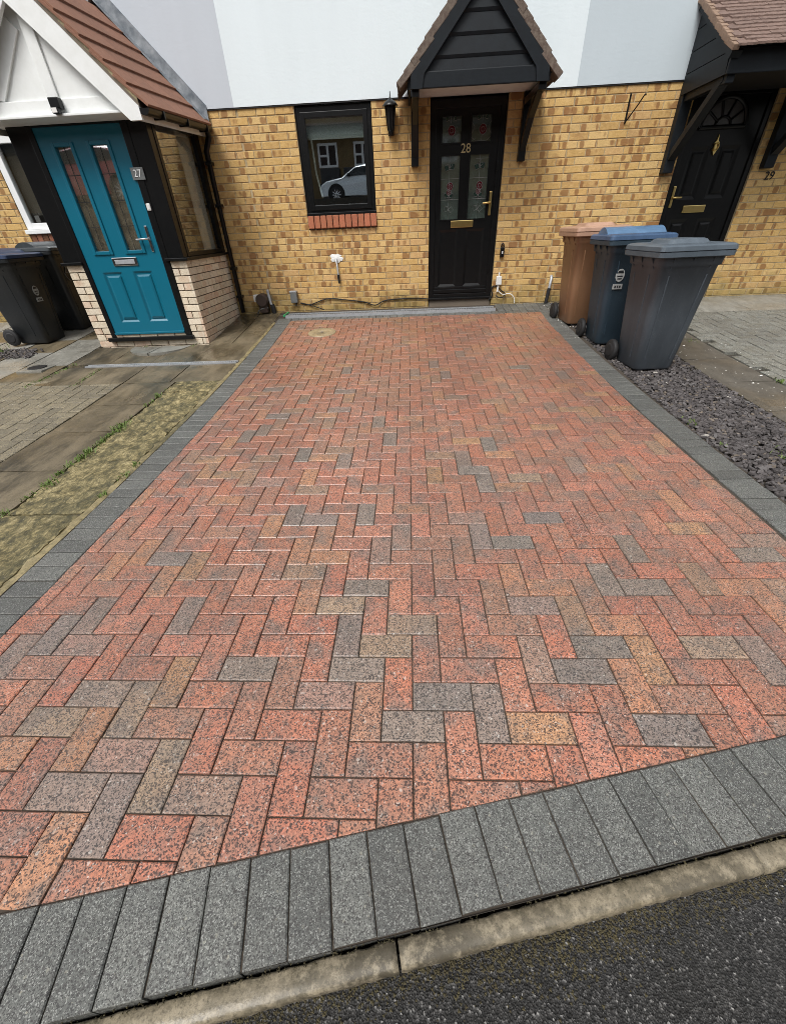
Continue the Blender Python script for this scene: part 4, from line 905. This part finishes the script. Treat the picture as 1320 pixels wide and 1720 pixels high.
text_mb('27', .085, lambda c: (-2.766 + c.x, YP - .024 - c.z, 1.85 + c.y), .003).build('numeral', 'upvc', pl)
MB().box(-2.785, -2.742, YP - .024, YP - .006, 1.545, 1.61, .012).build('door_bell', 'ivory', H27)
# gable
GX, GZ, YG = -3.285, 3.185, 4.62; GT = 1.0415; GH = .87
MB().prism([(GX - GH + .1, 2.285), (GX + GH - .1, 2.285), (GX, GZ - .06)], 'y', YG + .07, YG + .10).build('gable_panel', 'white', por)
MB().box(GX - GH + .12, GX + GH - .12, YG + .05, YG + .069, 2.262, 2.375, .006).build('tie_board', 'white', por)
MB().box(GX - GH + .10, GX + GH - .06, YG - .002, YP + .1, 2.250, 2.268, .004).build('soffit', 'white', por)
MB().box(-3.275, -3.172, YG + .048, YG + .069, 2.376, 2.88, .005).build('king_post', 'white', por)
MB().prism([(-3.312, 2.80), (-3.40, 2.90), (-3.80, 2.40), (-3.69, 2.376)], 'y', YG + .05, YG + .069).build('raking_board', 'white', por)
for s_ in (-1, 1):
    w_ = .172 / math.cos(math.atan(GT)); mb = MB(); mb.prism([(GX, GZ), (GX + s_ * GH, GZ - GH * GT), (GX + s_ * GH, GZ - GH * GT - .09), (GX + s_ * (GH - .11), GZ - GH * GT - .09), (GX, GZ - w_)], 'y', YG - .03, YG + .006); mb.build('barge_board', 'white', por)
    mb = MB(); mb.prism([(GX, GZ - .002), (GX + s_ * (GH - .04), GZ - (GH - .04) * GT - .002), (GX + s_ * (GH - .06), GZ - (GH - .06) * GT - .03), (GX, GZ - .03)], 'y', YG + .007, YG + .07); mb.build('verge_soffit', 'white', por)
    al = math.atan(GT); mb = MB(); mb.prism([(GX, GZ), (GX + s_ * (GH + .0), GZ - GH * GT), (GX + s_ * GH, GZ - GH * GT + .04), (GX, GZ + .04)], 'y', YG - .01, YW - .036); mb.build('roof_deck', 'mortar_dark', por)
    xe = GX + s_ * (GH - .02); mb = MB(); mb.box(min(xe, xe - s_ * .02), max(xe, xe - s_ * .02), YG + .008, YW - .037, GZ - GH * GT - .09, GZ - GH * GT + .01); mb.build('fascia', 'white', por)
    me = MB().box(-.155, .155, -.1495, .1495, -.011, .011, .003).mesh('roof_tile', 'tile27'); L = math.hypot(GH + .05, (GH + .05) * GT); c = 0
    while True:
        dd = L - .12 - .205 * c
        if dd < -.02: break
        for q in range(5):
            yy = YG - .02 + .15 + .30 * q; yy = min(yy, YW - .19)
            link('roof_tile', me, por, (GX + s_ * dd * math.cos(al), yy + rq.uniform(-.002, .002), GZ + .072 - dd * math.sin(al)), (0, s_ * (al - .09), 0))
        c += 1
    # mortar bedding under the verge tiles
    mb = MB(); mb.prism([(GX, GZ + .03), (GX + s_ * GH, GZ - GH * GT + .03), (GX + s_ * GH, GZ - GH * GT + .075), (GX, GZ + .075)], 'y', YG - .012, YG + .0); mb.build('verge_mortar', 'haunch', por)
    # lead flashing: upstand and apron
    mb = MB(); mb.prism([(GX, GZ + .09), (GX + s_ * (GH + .06), GZ - (GH + .06) * GT + .09), (GX + s_ * (GH + .06), GZ - (GH + .06) * GT + .24), (GX, GZ + .26)], 'y', YW - .030, YW - .0165)
    mb.prism([(GX, GZ + .10), (GX + s_ * (GH + .05), GZ - (GH + .05) * GT + .10), (GX + s_ * (GH + .05), GZ - (GH + .05) * GT + .107), (GX, GZ + .107)], 'y', YW - .15, YW - .02); mb.build('lead_flashing', 'lead', por)
xe = GX + GH + .035; ze = GZ - GH * GT - .01; mb = MB(); vs = []; n_ = 8
for yy in (YG - .02, YW - .04):
    for r_ in (.05, .044): vs += [(xe + r_ * math.cos(math.pi + math.pi * k / n_), yy, ze + r_ * math.sin(math.pi + math.pi * k / n_)) for k in range(n_ + 1)]
m_ = n_ + 1; fs = []
for k in range(n_): fs += [(k, k + 1, 2 * m_ + k + 1, 2 * m_ + k), (m_ + k, m_ + k + 1, 3 * m_ + k + 1, 3 * m_ + k)]
fs += [tuple(range(m_)), tuple(range(2 * m_, 3 * m_)), (0, m_, 3 * m_, 2 * m_), (m_ - 1, 2 * m_ - 1, 4 * m_ - 1, 3 * m_ - 1)]
gut = mb.add(vs, fs, False).build('gutter', 'black', por)
for yy in (YG + .25, YG + .8, YW - .2): MB().box(xe - .056, xe + .056, yy, yy + .03, ze - .056, ze + .004, .004).build('gutter_bracket', 'black', gut)
mb = MB(); mb.tube([(xe, YW - .09, ze + .06), (xe, YW - .09, ze + .0), (-2.46, YW - .06, ze - .12), (-2.46, YW - .06, .36)], .033, 10)
for z in (ze - .25, 1.6, .9, .55): mb.box(-2.50, -2.42, YW - .10, YW - .0, z, z + .035, .004)
mb.build('downpipe', 'black', por)
# the eaves run up slightly towards the house
def _rise(y): return .065 * (y - YG)
for o in list(por.children) + list(gut.children):
    nm_ = o.name.split('.')[0]
    if nm_ in ('roof_deck', 'fascia', 'gutter', 'gutter_bracket', 'lead_flashing'):
        for v in o.data.vertices: v.co.z += _rise(v.co.y + ORI[o.name].y)
    elif nm_ == 'roof_tile':
        o.location.z += _rise(o.location.y + ORI[o.name].y); o.rotation_mode = 'QUATERNION'; q_ = Matrix.Rotation(math.atan(.065), 3, 'X') @ Matrix.Rotation(o.rotation_euler.y, 3, 'Y'); o.rotation_quaternion = q_.to_quaternion()
# security light on the gable
YG += .04
t = thing('security_light', (-3.19, YG, 2.30), 'small black security floodlight on the white porch gable', 'light')
mb = MB(); mb.box(-3.235, -3.145, YG - .06, YG + .007, 2.30, 2.375, .008); mb.build('housing', 'black', t)
mb = MB(); mb.box(-3.22, -3.16, YG - .085, YG - .03, 2.262, 2.305, .006); mb.build('lamp_head', 'black', t); MB().box(-3.213, -3.167, YG - .089, YG - .084, 2.268, 2.30).build('lens', 'soffit', t)
# window of the left house
wl_ = frame_mb(-5.215, -4.155, 1.465, 2.425, .085, YW + .01, YW + .08, .07).build('window', 'upvc', H27)
MB().box(-5.235, -4.14, YW - .035, YW + .03, 1.415, 1.462, .006).build('sill', 'upvc', wl_)
MB().box(-5.13, -4.24, YW + .035, YW + .04, 1.53, 2.34).build('pane', 'porchglass', wl_)
MB().box(-5.13, -4.24, YW + .10, YW + .105, 1.62, 2.36).build('roller_blind', surf('grey_blind', (.17, .165, .15), .9, .2, 9), wl_)
MB().box(-5.2, -4.17, YW + .3, YW + .31, 1.4, 2.45).build('room', 'void', wl_)
s2 = MB().box(-5.20, -4.16, YW + .004, YW + .1, 1.325, 1.413).build('brick_sill', 'mortar_dark', H27)
me = MB().box(-.0365, .0365, -.02, .045, -.045, .045, .005).mesh('sill_brick', 'redbrick')
for k in range(12):
    o = link('sill_brick', me, s2, (-5.165 + .0835 * k, YW + .012, 1.366)); f = rbk.uniform(.3, 1.0); o.color = (.25 * f, .09 * f, .06 * f, rbk.random())

# ------------------------------------------------------------------ fixtures on the wall
t = thing('wall_lantern', (-.19, YW, 2.18), 'black coach lantern on the brick wall between window and door 28', 'lantern')
lx, ly = -.19, YW - .10
MB().lathe([(.012, 2.185), (.034, 2.21), (.030, 2.235)], (lx, ly, 0), 10).build('finial', 'black', t)
mb = MB()
for k in range(6): a = k * math.pi / 3 + .5; mb.tube([(lx + .038 * math.cos(a), ly + .038 * math.sin(a), 2.235), (lx + .066 * math.cos(a), ly + .066 * math.sin(a), 2.435)], .006, 5)
mb.build('cage', 'black', t); MB().lathe([(.034, 2.237), (.060, 2.433)], (lx, ly, 0), 6, 'z', False).build('glass', surf('smoked_glass', (.02, .02, .02), .12, 0, 3, None, 3, 0), t)
MB().lathe([(.092, 2.435), (.092, 2.442), (.060, 2.475), (.034, 2.487), (.022, 2.50), (.008, 2.512), (.004, 2.56)], (lx, ly, 0), 12).build('cap', 'black', t)
mb = MB(); mb.tube([(lx, ly, 2.25), (lx, YW - .03, 2.24), (lx, YW - .01, 2.27)], .011, 6); mb.box(lx - .035, lx + .035, YW - .018, YW - .002, 2.20, 2.34, .006); mb.build('wall_mount', 'black', t)
t = thing('hanging_bracket', (2.55, YW, 2.19), 'thin black hanging basket bracket on bricks left of canopy 29', 'bracket')
MB().box(2.538, 2.556, YW - .012, YW - .001, 2.19, 2.44, .003).build('back_strip', 'black', t)
mb = MB(); mb.tube([(2.548, YW - .008, 2.20), (2.60, YW - .15, 2.33), (2.615, YW - .2, 2.38), (2.625, YW - .215, 2.40), (2.635, YW - .20, 2.385)], .007, 6); mb.build('arm', 'black', t)
t = thing('key_safe', (1.27, YW, .91), 'small black key safe on the bricks right of door 28', 'key safe')
MB().box(1.243, 1.297, YW - .04, YW - .001, .915, 1.03, .012).build('case', 'black', t); MB().tube([(1.252, YW - .02, 1.03), (1.257, YW - .02, 1.062), (1.27, YW - .02, 1.072), (1.283, YW - .02, 1.062), (1.288, YW - .02, 1.03)], .008, 6).build('shackle', 'black', t); MB().box(1.263, 1.278, YW - .043, YW - .039, .955, .985).build('button', 'ivory', t)
t = thing('outlet_box', (1.26, YW, .60), 'white outdoor socket box low on the wall beside door 28', 'socket')
MB().box(1.225, 1.30, YW - .05, YW - .001, .585, .69, .008).build('case', 'ivory', t); mb = MB(); mb.tube([(1.262, YW - .02, .69), (1.262, YW - .02, .735)], .012, 8); mb.build('gland', 'ivory', t); mb = MB(); mb.tube([(1.262, YW - .02, .585), (1.258, YW - .02, .50)], .015, 8); mb.build('conduit', 'soffit', t)
def cable(nm, pts, r, mat, label):
    P = [Vector(p) for p in pts]; out = []
    for i in range(len(P) - 1):
        a, b, c, d_ = P[max(i - 1, 0)], P[i], P[i + 1], P[min(i + 2, len(P) - 1)]
        for q in range(6):
            s_ = q / 6; out.append(.5 * ((2 * b) + (c - a) * s_ + (2 * a - 5 * b + 4 * c - d_) * s_ ** 2 + (3 * b - a - 3 * c + d_) * s_ ** 3))
    out.append(P[-1]); tag(MB().tube(out, r, 6).build(nm, mat), label, 'cable')
yc = YW - .015
cable('black_cable', [(-1.60, yc, .45), (-1.45, yc, .425), (-1.2, yc, .49), (-.95, yc, .47), (-.65, yc, .43), (-.5, yc - .01, .385), (-.35, yc, .44), (-.1, yc, .455), (.1, yc, .455), (.27, yc, .44)], .008, 'blackmatt', 'black cable sagging along the wall base between grey box and door 28')
cable('thin_black_cable', [(-1.58, yc, .45), (-1.4, yc - .01, .40), (-1.25, yc - .02, .35)], .006, 'blackmatt', 'short black cable dropping from the grey box to the drain')
cable('white_cable', [(1.28, yc, .50), (1.34, yc - .01, .46), (1.43, yc - .01, .47), (1.50, yc - .02, .42), (1.515, yc - .03, .345)], .006, 'ivory', 'thin white cable looping down from the white socket to the paving')
cable('socket_cable', [(1.27, yc, .55), (1.33, yc, .50), (1.37, yc, .47), (1.34, yc - .02, .43), (1.28, yc - .02, .43), (1.24, yc, .455)], .007, 'blackmatt', 'dark cable coiled under the white socket by door 28')
cable('jamb_cable', [(1.25, yc, .56), (1.20, yc, .57), (1.17, yc, .53), (1.19, yc, .46), (1.15, yc - .01, .40)], .009, 'blackmatt', 'thick dark cable running from the socket to the foot of door 28')
t = thing('junction_box', (-1.67, YW, .45), 'grey junction box low on the wall at the drain end', 'box')
MB().box(-1.722, -1.625, YW - .07, YW - .001, .46, .605, .008).build('case', 'greybox', t); MB().box(-1.725, -1.622, YW - .074, YW - .0, .592, .612, .004).build('lid', 'steel', t); mb = MB(); mb.tube([(-1.65, YW - .03, .46), (-1.66, YW - .05, .42)], .01, 6); mb.build('gland', 'blackmatt', t)
t = thing('hose_reel', (-2.13, YW, .33), 'brown cable reel with white box and grey pipe beside the downpipe', 'reel')
MB().lathe([(.075, -.15), (.085, -.14), (.085, -.02), (.075, -.01)], (-2.13, YW, .515), 14, 'y').build('drum', 'brownplastic', t)
MB().box(-2.19, -2.07, YW - .12, YW - .002, .35, .50, .01).build('case', 'brownplastic', t); MB().box(-2.255, -2.19, YW - .10, YW - .02, .49, .585, .01).build('white_box', 'ivory', t); mb = MB(); mb.tube([(-2.045, YW - .04, .64), (-2.03, YW - .05, .48), (-2.015, YW - .06, .42)], .02, 8); mb.build('pipe', 'steel', t); mb = MB(); mb.tube([(-2.01, YW - .05, .45), (-2.0, YW - .05, .33)], .033, 8); mb.build('pipe_boot', 'rubber', t)
mb = MB(); mb.tube([(-2.24, YW - .08, .335), (-2.21, YW - .1, .38), (-2.15, YW - .12, .405), (-2.06, YW - .1, .415)], .010, 6); mb.build('loose_hose', 'greybox', t)
t = thing('capped_pipe', (-1.0, YW, .68), 'short grey pipe with black end below white filler on the wall', 'pipe')
mb = MB(); rw = random.Random(2); n_ = 20; mb.add([(-1.005, YW - .014, .985)] + [(-1.005 + (.085 + rw.uniform(-.022, .022)) * math.cos(2 * math.pi * k / n_), YW - .006, .985 + (.052 + rw.uniform(-.012, .012)) * math.sin(2 * math.pi * k / n_)) for k in range(n_)], [(0, 1 + k, 1 + (k + 1) % n_) for k in range(n_)]); mb.build('filler_patch', 'white', t)
mb = MB(); mb.tube([(-1.0, YW - .005, .975), (-1.0, YW - .035, .96), (-.995, YW - .035, .78)], .012, 8); mb.build('pipe', 'steel', t); mb = MB(); mb.tube([(-.995, YW - .035, .79), (-.993, YW - .035, .68)], [.02, .012], 8); mb.build('end_cap', 'blackmatt', t)
t = thing('waste_pipe', (1.97, YW, .33), 'slanting grey waste pipe at the wall base left of the brown bin', 'pipe')
mb = MB(); mb.tube([(1.99, YW - .0, .665), (1.985, YW - .035, .645), (1.975, YW - .045, .50)], .020, 8); mb.build('pipe', 'steel', t); mb = MB(); mb.tube([(1.976, YW - .045, .52), (1.955, YW - .06, .335)], .024, 8); mb.build('pipe_boot', 'rubber', t)
tag(MB().box(-1.80, -1.775, 5.82, 6.10, gz(5.9) + .01, gz(5.9) + .035, .004).build('green_strip', 'green'), 'bright green plastic strip at the left end of the drain channel', 'strip')
# drainage channel
zc = gz(5.95) + .004; t = thing('drainage_channel', (-.3, 5.95, zc), 'long grey slotted drainage channel along the foot of the wall', 'drain')
mb = MB(); mb.box(-1.77, 1.20, 5.826, 5.842, zc - .05, zc + .016); mb.box(-1.77, 1.20, 5.985, 6.0, zc - .05, zc + .016); mb.build('frame', 'steel', t); MB().box(-1.77, 1.20, 5.846, 5.985, zc - .05, zc - .03).build('trough', 'blackmatt', t)
mb = MB(); x = -1.765
while x < 1.185: mb.box(x, x + .013, 5.846, 5.985, zc - .01, zc + .006); x += .034
mb.box(-1.77, 1.2, 5.905, 5.925, zc - .008, zc + .008); mb.build('grating', surf('dull_steel', (.14, .145, .15), .5, .5, 25, None, 90, .1, .3), t)
MB().box(-2.2, 2.0, 6.0, YW + .02, zc - .08, zc - .004).build('wall_footing', 'mortar_dark'); bpy.data.objects['wall_footing']['kind'] = 'structure'
# round cover in the block paving
t = thing('inspection_cover', (-1.13, 5.13, gz(5.13)), 'round buff inspection cover set in the red block paving', 'manhole cover')
zc = gz(5.13); sl_ = gs(5.13)
for nm_, prof_, m_, k_ in (('disc', [(.18, -.02), (.18, .005), (.172, .008), (.03, .008), (.028, .005)], 'cover', 32), ('lifting_hole', [(.022, 0), (.022, .0085)], 'mortar_dark', 12)):
    o = link(nm_, MB().lathe(prof_, (0, 0, 0), k_).mesh(nm_, m_), t, (-1.13, 5.13, zc + .001), (math.atan(sl_), 0, 0))

# ------------------------------------------------------------------ wheelie bins
def rrect(x0, x1, y0, y1, r, n=4):
    out = []
    for cx, cy, a0 in ((x1 - r, y1 - r, 0), (x0 + r, y1 - r, 90), (x0 + r, y0 + r, 180), (x1 - r, y0 + r, 270)):
        out += [(cx + r * math.cos(R(a0 + 90 * k / n)), cy + r * math.sin(R(a0 + 90 * k / n))) for k in range(n + 1)]
    return out
def loft(mb, secs, cap=True, smooth=True):
    n = len(secs[0]); vs = [v for s_ in secs for v in s_]; fs = [(i * n + k, i * n + (k + 1) % n, (i + 1) * n + (k + 1) % n, (i + 1) * n + k) for i in range(len(secs) - 1) for k in range(n)]
    mb.add(vs, fs, smooth); 
    if cap: mb.add(secs[0], [tuple(range(n))[::-1]]); mb.add(secs[-1], [tuple(range(n))])
def sec(z, hx, y0, y1, r=.05, cx=0): return [(x, y, z) for x, y in rrect(cx - hx, cx + hx, y0, y1, r)]
def wheelie_bin(loc, rz, label, body, lid, lid_style, group='wheelie bins'):
    """local frame: front towards -y, wheels at +y"""
    t = thing('wheelie_bin', loc, label, 'bin', group); t.rotation_euler = (0, 0, rz); ORI[t.name] = Vector((0, 0, 0))
    mb = MB(); loft(mb, [sec(.012, .165, -.215, .16, .045), sec(.03, .175, -.225, .17, .045), sec(.45, .212, -.25, .20, .05), sec(.84, .244, -.272, .225, .05), sec(.85, .258, -.287, .24, .05), sec(.905, .264, -.292, .25, .05)])
    o = mb.build('body', body, t)
    mb = MB()           # pressed ribs on the front and the flanks
    for s_ in (-1, 1):
        mb.beam((s_ * .115, -.229, .10), (s_ * .155, -.268, .78), .010, .012, (0, 1, 0)); mb.beam((s_ * .180, -.10, .10), (s_ * .238, -.13, .78), .010, .010, (1, 0, 0)); mb.beam((s_ * .180, .09, .25), (s_ * .238, .11, .78), .010, .010, (1, 0, 0))
        for q in (-.17, 0, .15): mb.prism([(s_ * .242, .82), (s_ * .285, .91), (s_ * .242, .91)], 'y', q - .005, q + .005)
    for q in (-.16, 0, .16): mb.prism([(-.27, .82), (-.305, .91), (-.27, .91)], 'x', q - .005, q + .005)
    tag(mb.build('rib', body, o), None, kind='stuff')
    mb = MB(); loft(mb, [sec(.905, .282, -.308, .27, .04), sec(.912, .300, -.326, .275, .035), sec(.945, .302, -.328, .278, .035), sec(.95, .29, -.315, .27, .035)], True, False); mb.build('rim', body if lid_style == 'wave' else lid, t)
    mb = MB(); loft(mb, [sec(.948, .298, -.324, .275, .035), sec(.953, .304, -.332, .28, .035), sec(.982, .300, -.328, .278, .035), sec(.992, .285, -.312, .265, .035), sec(.998, .25, -.28, .235, .04)], True, False)
    if lid_style == 'pad': loft(mb, [sec(.994, .17, -.19, .16, .04), sec(1.022, .15, -.165, .14, .04), sec(1.028, .13, -.15, .12, .04)], True, False)
    else:
        P = []
        for k in range(11): u = k / 10; P.append((-.13 + .27 * u, .992 + .06 * math.sin(math.pi * u) ** .8))
        wv = MB().prism(P, 'x', -.272, .272)
    ld = mb.build('lid', {'lidblue': 'lidmarine'}.get(lid, lid), t)
    if lid_style == 'wave': wv.build('lid_ridge', lid, ld)
    mb = MB()
    for s_ in (-1, 1): mb.tube([(s_ * .20, .27, .955), (s_ * .20, .335, .95)], .014, 8)
    mb.tube([(-.24, .335, .95), (.24, .335, .95)], .014, 8); mb.build('handle', body, t)
    for s_ in (-1, 1):
        w_ = MB(); w_.lathe([(.06, -.024), (.092, -.022), (.1, -.012), (.1, .012), (.092, .022), (.06, .024)], (s_ * .225, .185, .1), 24, 'x'); wh = w_.build('wheel', 'rubber', t)
        MB().lathe([(.05, -.028), (.062, -.025), (.062, .025), (.05, .028)], (s_ * .225, .185, .1), 16, 'x').build('hub', 'rubber' if body != 'bindark' else 'rubber', wh)
    MB().tube([(-.2, .185, .1), (.2, .185, .1)], .012, 8).build('axle', 'steel', t)
    mb = MB(); mb.box(-.14, .14, .14, .19, .03, .17, .01); mb.build('axle_block', body, t)
    return t
def sticker(t, x, z, y, txt, s=1):
    mb = MB(); k = 16; mb.prism([(x + .042 * s * math.cos(2 * math.pi * q / k), z + .055 * s * math.sin(2 * math.pi * q / k)) for q in range(k)], 'y', y - .002, y + .02); o = mb.build('round_sticker', 'sticker', t)
    mb = MB(); mb.prism([(x - .03 * s, z + .02 * s), (x + .03 * s, z + .02 * s), (x + .02 * s, z + .042 * s), (x - .02 * s, z + .042 * s)], 'y', y - .004, y); mb.box(x - .026 * s, x + .026 * s, y - .0038, y, z - .012 * s, z - .002 * s); mb.box(x - .02 * s, x + .02 * s, y - .0038, y, z - .034 * s, z - .024 * s); mb.build('printed_emblem', 'bindark', o)
    mb = MB(); mb.box(x - .045 * s, x + .045 * s, y - .002, y + .02, z - .12 * s, z - .075 * s); o2 = mb.build('label_sticker', 'sticker', t)
    mb = MB()
    for q in range(3): mb.box(x + (-.03 + .022 * q) * s, x + (-.016 + .022 * q) * s, y - .0038, y, z - .108 * s, z - .088 * s)
    mb.build('printed_text', 'bindark', o2)
b1 = wheelie_bin((2.268, 3.74, gz(3.7)), R(3), 'dark grey bin with grey lid, nearest of the three on the slate', 'bingrey', 'lidgrey', 'pad')
b2 = wheelie_bin((2.205, 4.50, gz(4.5)), R(-2), 'slate blue bin with bright blue lid between the grey and brown bins', 'binblue', 'lidblue', 'wave'); sticker(b2, -.115, .66, -.266, '', 1.0)
b3 = wheelie_bin((2.115, 5.27, gz(5.2)), R(2), 'brown bin with brown lid standing closest to the house wall', 'binbrown', 'lidbrown', 'pad')
b4 = wheelie_bin((-4.96, 5.20, gz(5.1)), R(90), 'black bin with navy lid and round sticker, nearer of the left pair', 'bindark', 'lidnavy', 'wave'); sticker(b4, -.02, .60, -.262, '')
b5 = wheelie_bin((-4.86, 5.80, gz(5.6)), R(90), 'black bin with dark lid marked 27, behind the navy lidded bin', 'bindark', 'liddark', 'wave')
text_mb('27', .15, lambda c: (-.06 + c.x, -.273 - c.z, .74 + c.y), .004).build('numeral', 'lidgrey', b5)
mb = MB(); mb.tube([(-.06 + .085 * math.cos(k * .42), -.272, .715 + .115 * math.sin(k * .42)) for k in range(8, 16)], .005, 5); mb.build('printed_arc', 'lidgrey', b5)

# ------------------------------------------------------------------ weeds
def weeds(name, spots, label, seed):
    rg = random.Random(seed); mb = MB()
    for (x, y, n_, sp_, h_) in spots:
        for k in range(n_):
            px, py = x + rg.gauss(0, sp_), y + rg.gauss(0, sp_ * 1.6); a = rg.uniform(0, 6.28); hh = h_ * rg.uniform(.4, 1.1); w_ = rg.uniform(.0015, .004); dx, dy = math.cos(a), math.sin(a); le = hh * rg.uniform(.3, 1.1); z = gz(py) - .004
            P = [(px - dy * w_, py + dx * w_, z), (px + dy * w_, py - dx * w_, z), (px + dx * le * .5 + dy * w_, py + dy * le * .5 - dx * w_, z + hh * .8), (px + dx * le * .5 - dy * w_, py + dy * le * .5 + dx * w_, z + hh * .8), (px + dx * le, py + dy * le, z + hh * .85)]
            mb.add(P, [(0, 1, 2, 3), (3, 2, 4)])
    return tag(mb.build(name, 'grass'), label, 'weeds', kind='stuff')
rgw = random.Random(41); sp_ = []
for k in range(34):
    y_ = rgw.uniform(.9, 3.5); sp_.append((-2.383 + rgw.gauss(0, .008), y_, rgw.choice((6, 10, 14, 30, 45)), rgw.uniform(.006, .02), rgw.uniform(.012, .034)))
sp_ += [(-2.36, 2.15, 80, .03, .04), (-2.355, 2.55, 70, .03, .038), (-2.35, 1.75, 40, .025, .035)]
weeds('grass_tuft', sp_, 'green grass tufts growing along the joint of the riven stones', 3)
weeds('grass_tuft', [(-1.90, y_, 22, .012, .03) for y_ in (1.85, 1.98, 1.62)], 'small green weeds against the charcoal edge of the drive', 5)
weeds('grass_tuft', [(-3.96 + .02 * k, 3.62 + .12 * k, 30, .02, .02) for k in range(6)] + [(-3.45, 3.62 + .1 * k, 20, .02, .018) for k in range(5)] + [(-3.3, 4.82, 25, .03, .02), (-2.7, 4.82, 25, .03, .02)], 'sparse moss and weeds in the slab joints before the porch', 7)
weeds('grass_tuft', [(-5.25, 4.75, 90, .05, .10), (-5.15, 4.72, 40, .04, .06)], 'green weeds at the wheel of the navy lidded bin', 9)
weeds('grass_tuft', [(2.06, 2.45, 30, .015, .03), (2.35, 1.95, 25, .03, .03), (2.07, 2.1, 10, .01, .03), (3.22, 3.2, 40, .02, .03), (3.1, 4.35, 30, .04, .02)], 'tiny weeds among the slate chippings and side slabs', 11)

# ------------------------------------------------------------------ across the street (seen only as reflections in the glass)
def car(loc, rz, paint, label):
    t = thing('parked_car', loc, label, 'car'); t.rotation_euler = (0, 0, rz); ORI[t.name] = Vector((0, 0, 0))
    prof = [(-2.05, .30), (-2.1, .55), (-2.0, .72), (-1.75, .86), (-1.0, .98), (-.35, 1.36), (.3, 1.45), (1.2, 1.40), (1.85, 1.05), (2.08, .92), (2.12, .5), (2.02, .28)]
    mb = MB(); secs = []
    for yv, s_ in ((-.88, .93), (-.80, .985), (0, 1.0), (.80, .985), (.88, .93)): secs.append([(x * (.985 if abs(yv) > .85 else 1), yv * (1 - .14 * max(0, (z - .9) / .55)), .28 + (z - .28) * s_) for x, z in prof])
    loft(mb, secs); bd = mb.build('body', paint, t)
    for s_ in (-1, 1):
        MB().prism([(-.88, 1.0), (-.35, 1.30), (.3, 1.37), (1.1, 1.33), (1.55, 1.05)], 'y', s_ * .83 - .012, s_ * .83 + .012).build('side_window', 'carglass', t)
        for x in (-1.3, 1.32):
            MB().lathe([(.40, -.02), (.40, .02)], (x, s_ * .878, .36), 24, 'y').build('wheel_arch', 'blackmatt', t)
            w_ = MB().lathe([(.2, -.1), (.32, -.1), (.33, 0), (.32, .1), (.2, .1)], (x, s_ * .82, .33), 24, 'y').build('wheel', 'rubber', t)
            mb = MB(); mb.lathe([(.06, -.1), (.06, .1)], (x, s_ * .83, .33), 10, 'y')
            for k in range(10): a = k * .628; mb.beam((x, s_ * .92, .33), (x + .21 * math.cos(a), s_ * .92, .33 + .21 * math.sin(a)), .025, .03, (0, 1, 0))
            mb.build('rim', 'chrome', w_)
        MB().box(-2.06, -1.82, s_ * .62 - .14, s_ * .62 + .14, .68, .78, .03).build('headlight', 'carglass', t)
        MB().box(-.72, -.58, s_ * .93 - .07, s_ * .93 + .07, .98, 1.1, .03).build('mirror', 'blackmatt', t)
    MB().prism([(-.98, .99), (-.36, 1.355), (-.34, 1.37), (-.96, 1.01)], 'y', -.66, .66).build('windscreen', 'carglass', t)
    return t
car((-1.78, -8.5, 2.2), 0, 'carwhite', 'white hatchback reflected in the window of the middle house').scale = (.85, .85, .85)
car((-9.9, -6.0, 2.2), R(3), 'carred', 'red car reflected in the glass of the teal door')
HOp = thing('opposite_house', (-4, -13, 1.9), 'yellow brick house with white windows reflected in the black window', 'house')
ops = [(-12.3, -11, 3.7, 4.75), (-8.2, -7.2, 3.7, 4.75), (-4.35, -3.40, 3.85, 4.75), (-2.6, -1.75, 3.85, 4.75), (1.2, 2.4, 3.85, 4.75)]
mb = MB(); slab_with_holes(mb, -26, 14, 1.7, 7.2, -13.2, -13, ops); mb.build('wall', surf('far_brick', (.20, .14, .065), .9, .6, 4), HOp)
for (a, b, c, d_) in ops:
    f_ = frame_mb(a, b, c, d_, .09, -13.06, -12.97).build('window', 'upvc', HOp); MB().box(a + .09, b - .09, -13.04, -13.03, c + .09, d_ - .09).build('pane', 'carglass', f_)
    mb = MB(); mb.box((a + b) / 2 - .05, (a + b) / 2 + .05, -13.05, -12.98, c + .09, d_ - .09); mb.box(a + .09, (a + b) / 2 - .05, -13.05, -12.98, d_ - .5, d_ - .42); mb.build('mullion', 'upvc', f_)
MB().prism([(-12.6, 5.15), (-17, 8.6), (-21, 5.15)], 'x', -26, 14).build('roof', 'rooftile', HOp)
MB().box(-26, 14, -13.0, -12.4, 4.95, 5.3).build('eaves_fascia', 'blackwood', HOp)
for k, x in enumerate((-4.1, -3.0)): tag(MB().box(x, x + .9, -12.2, -11.6, 1.9, 3.7, .03).build('garden_store', 'bindark'), ('left' if k == 0 else 'right') + ' dark garden store before the opposite house, seen in reflection', 'store')
print('objects', len(bpy.data.objects))
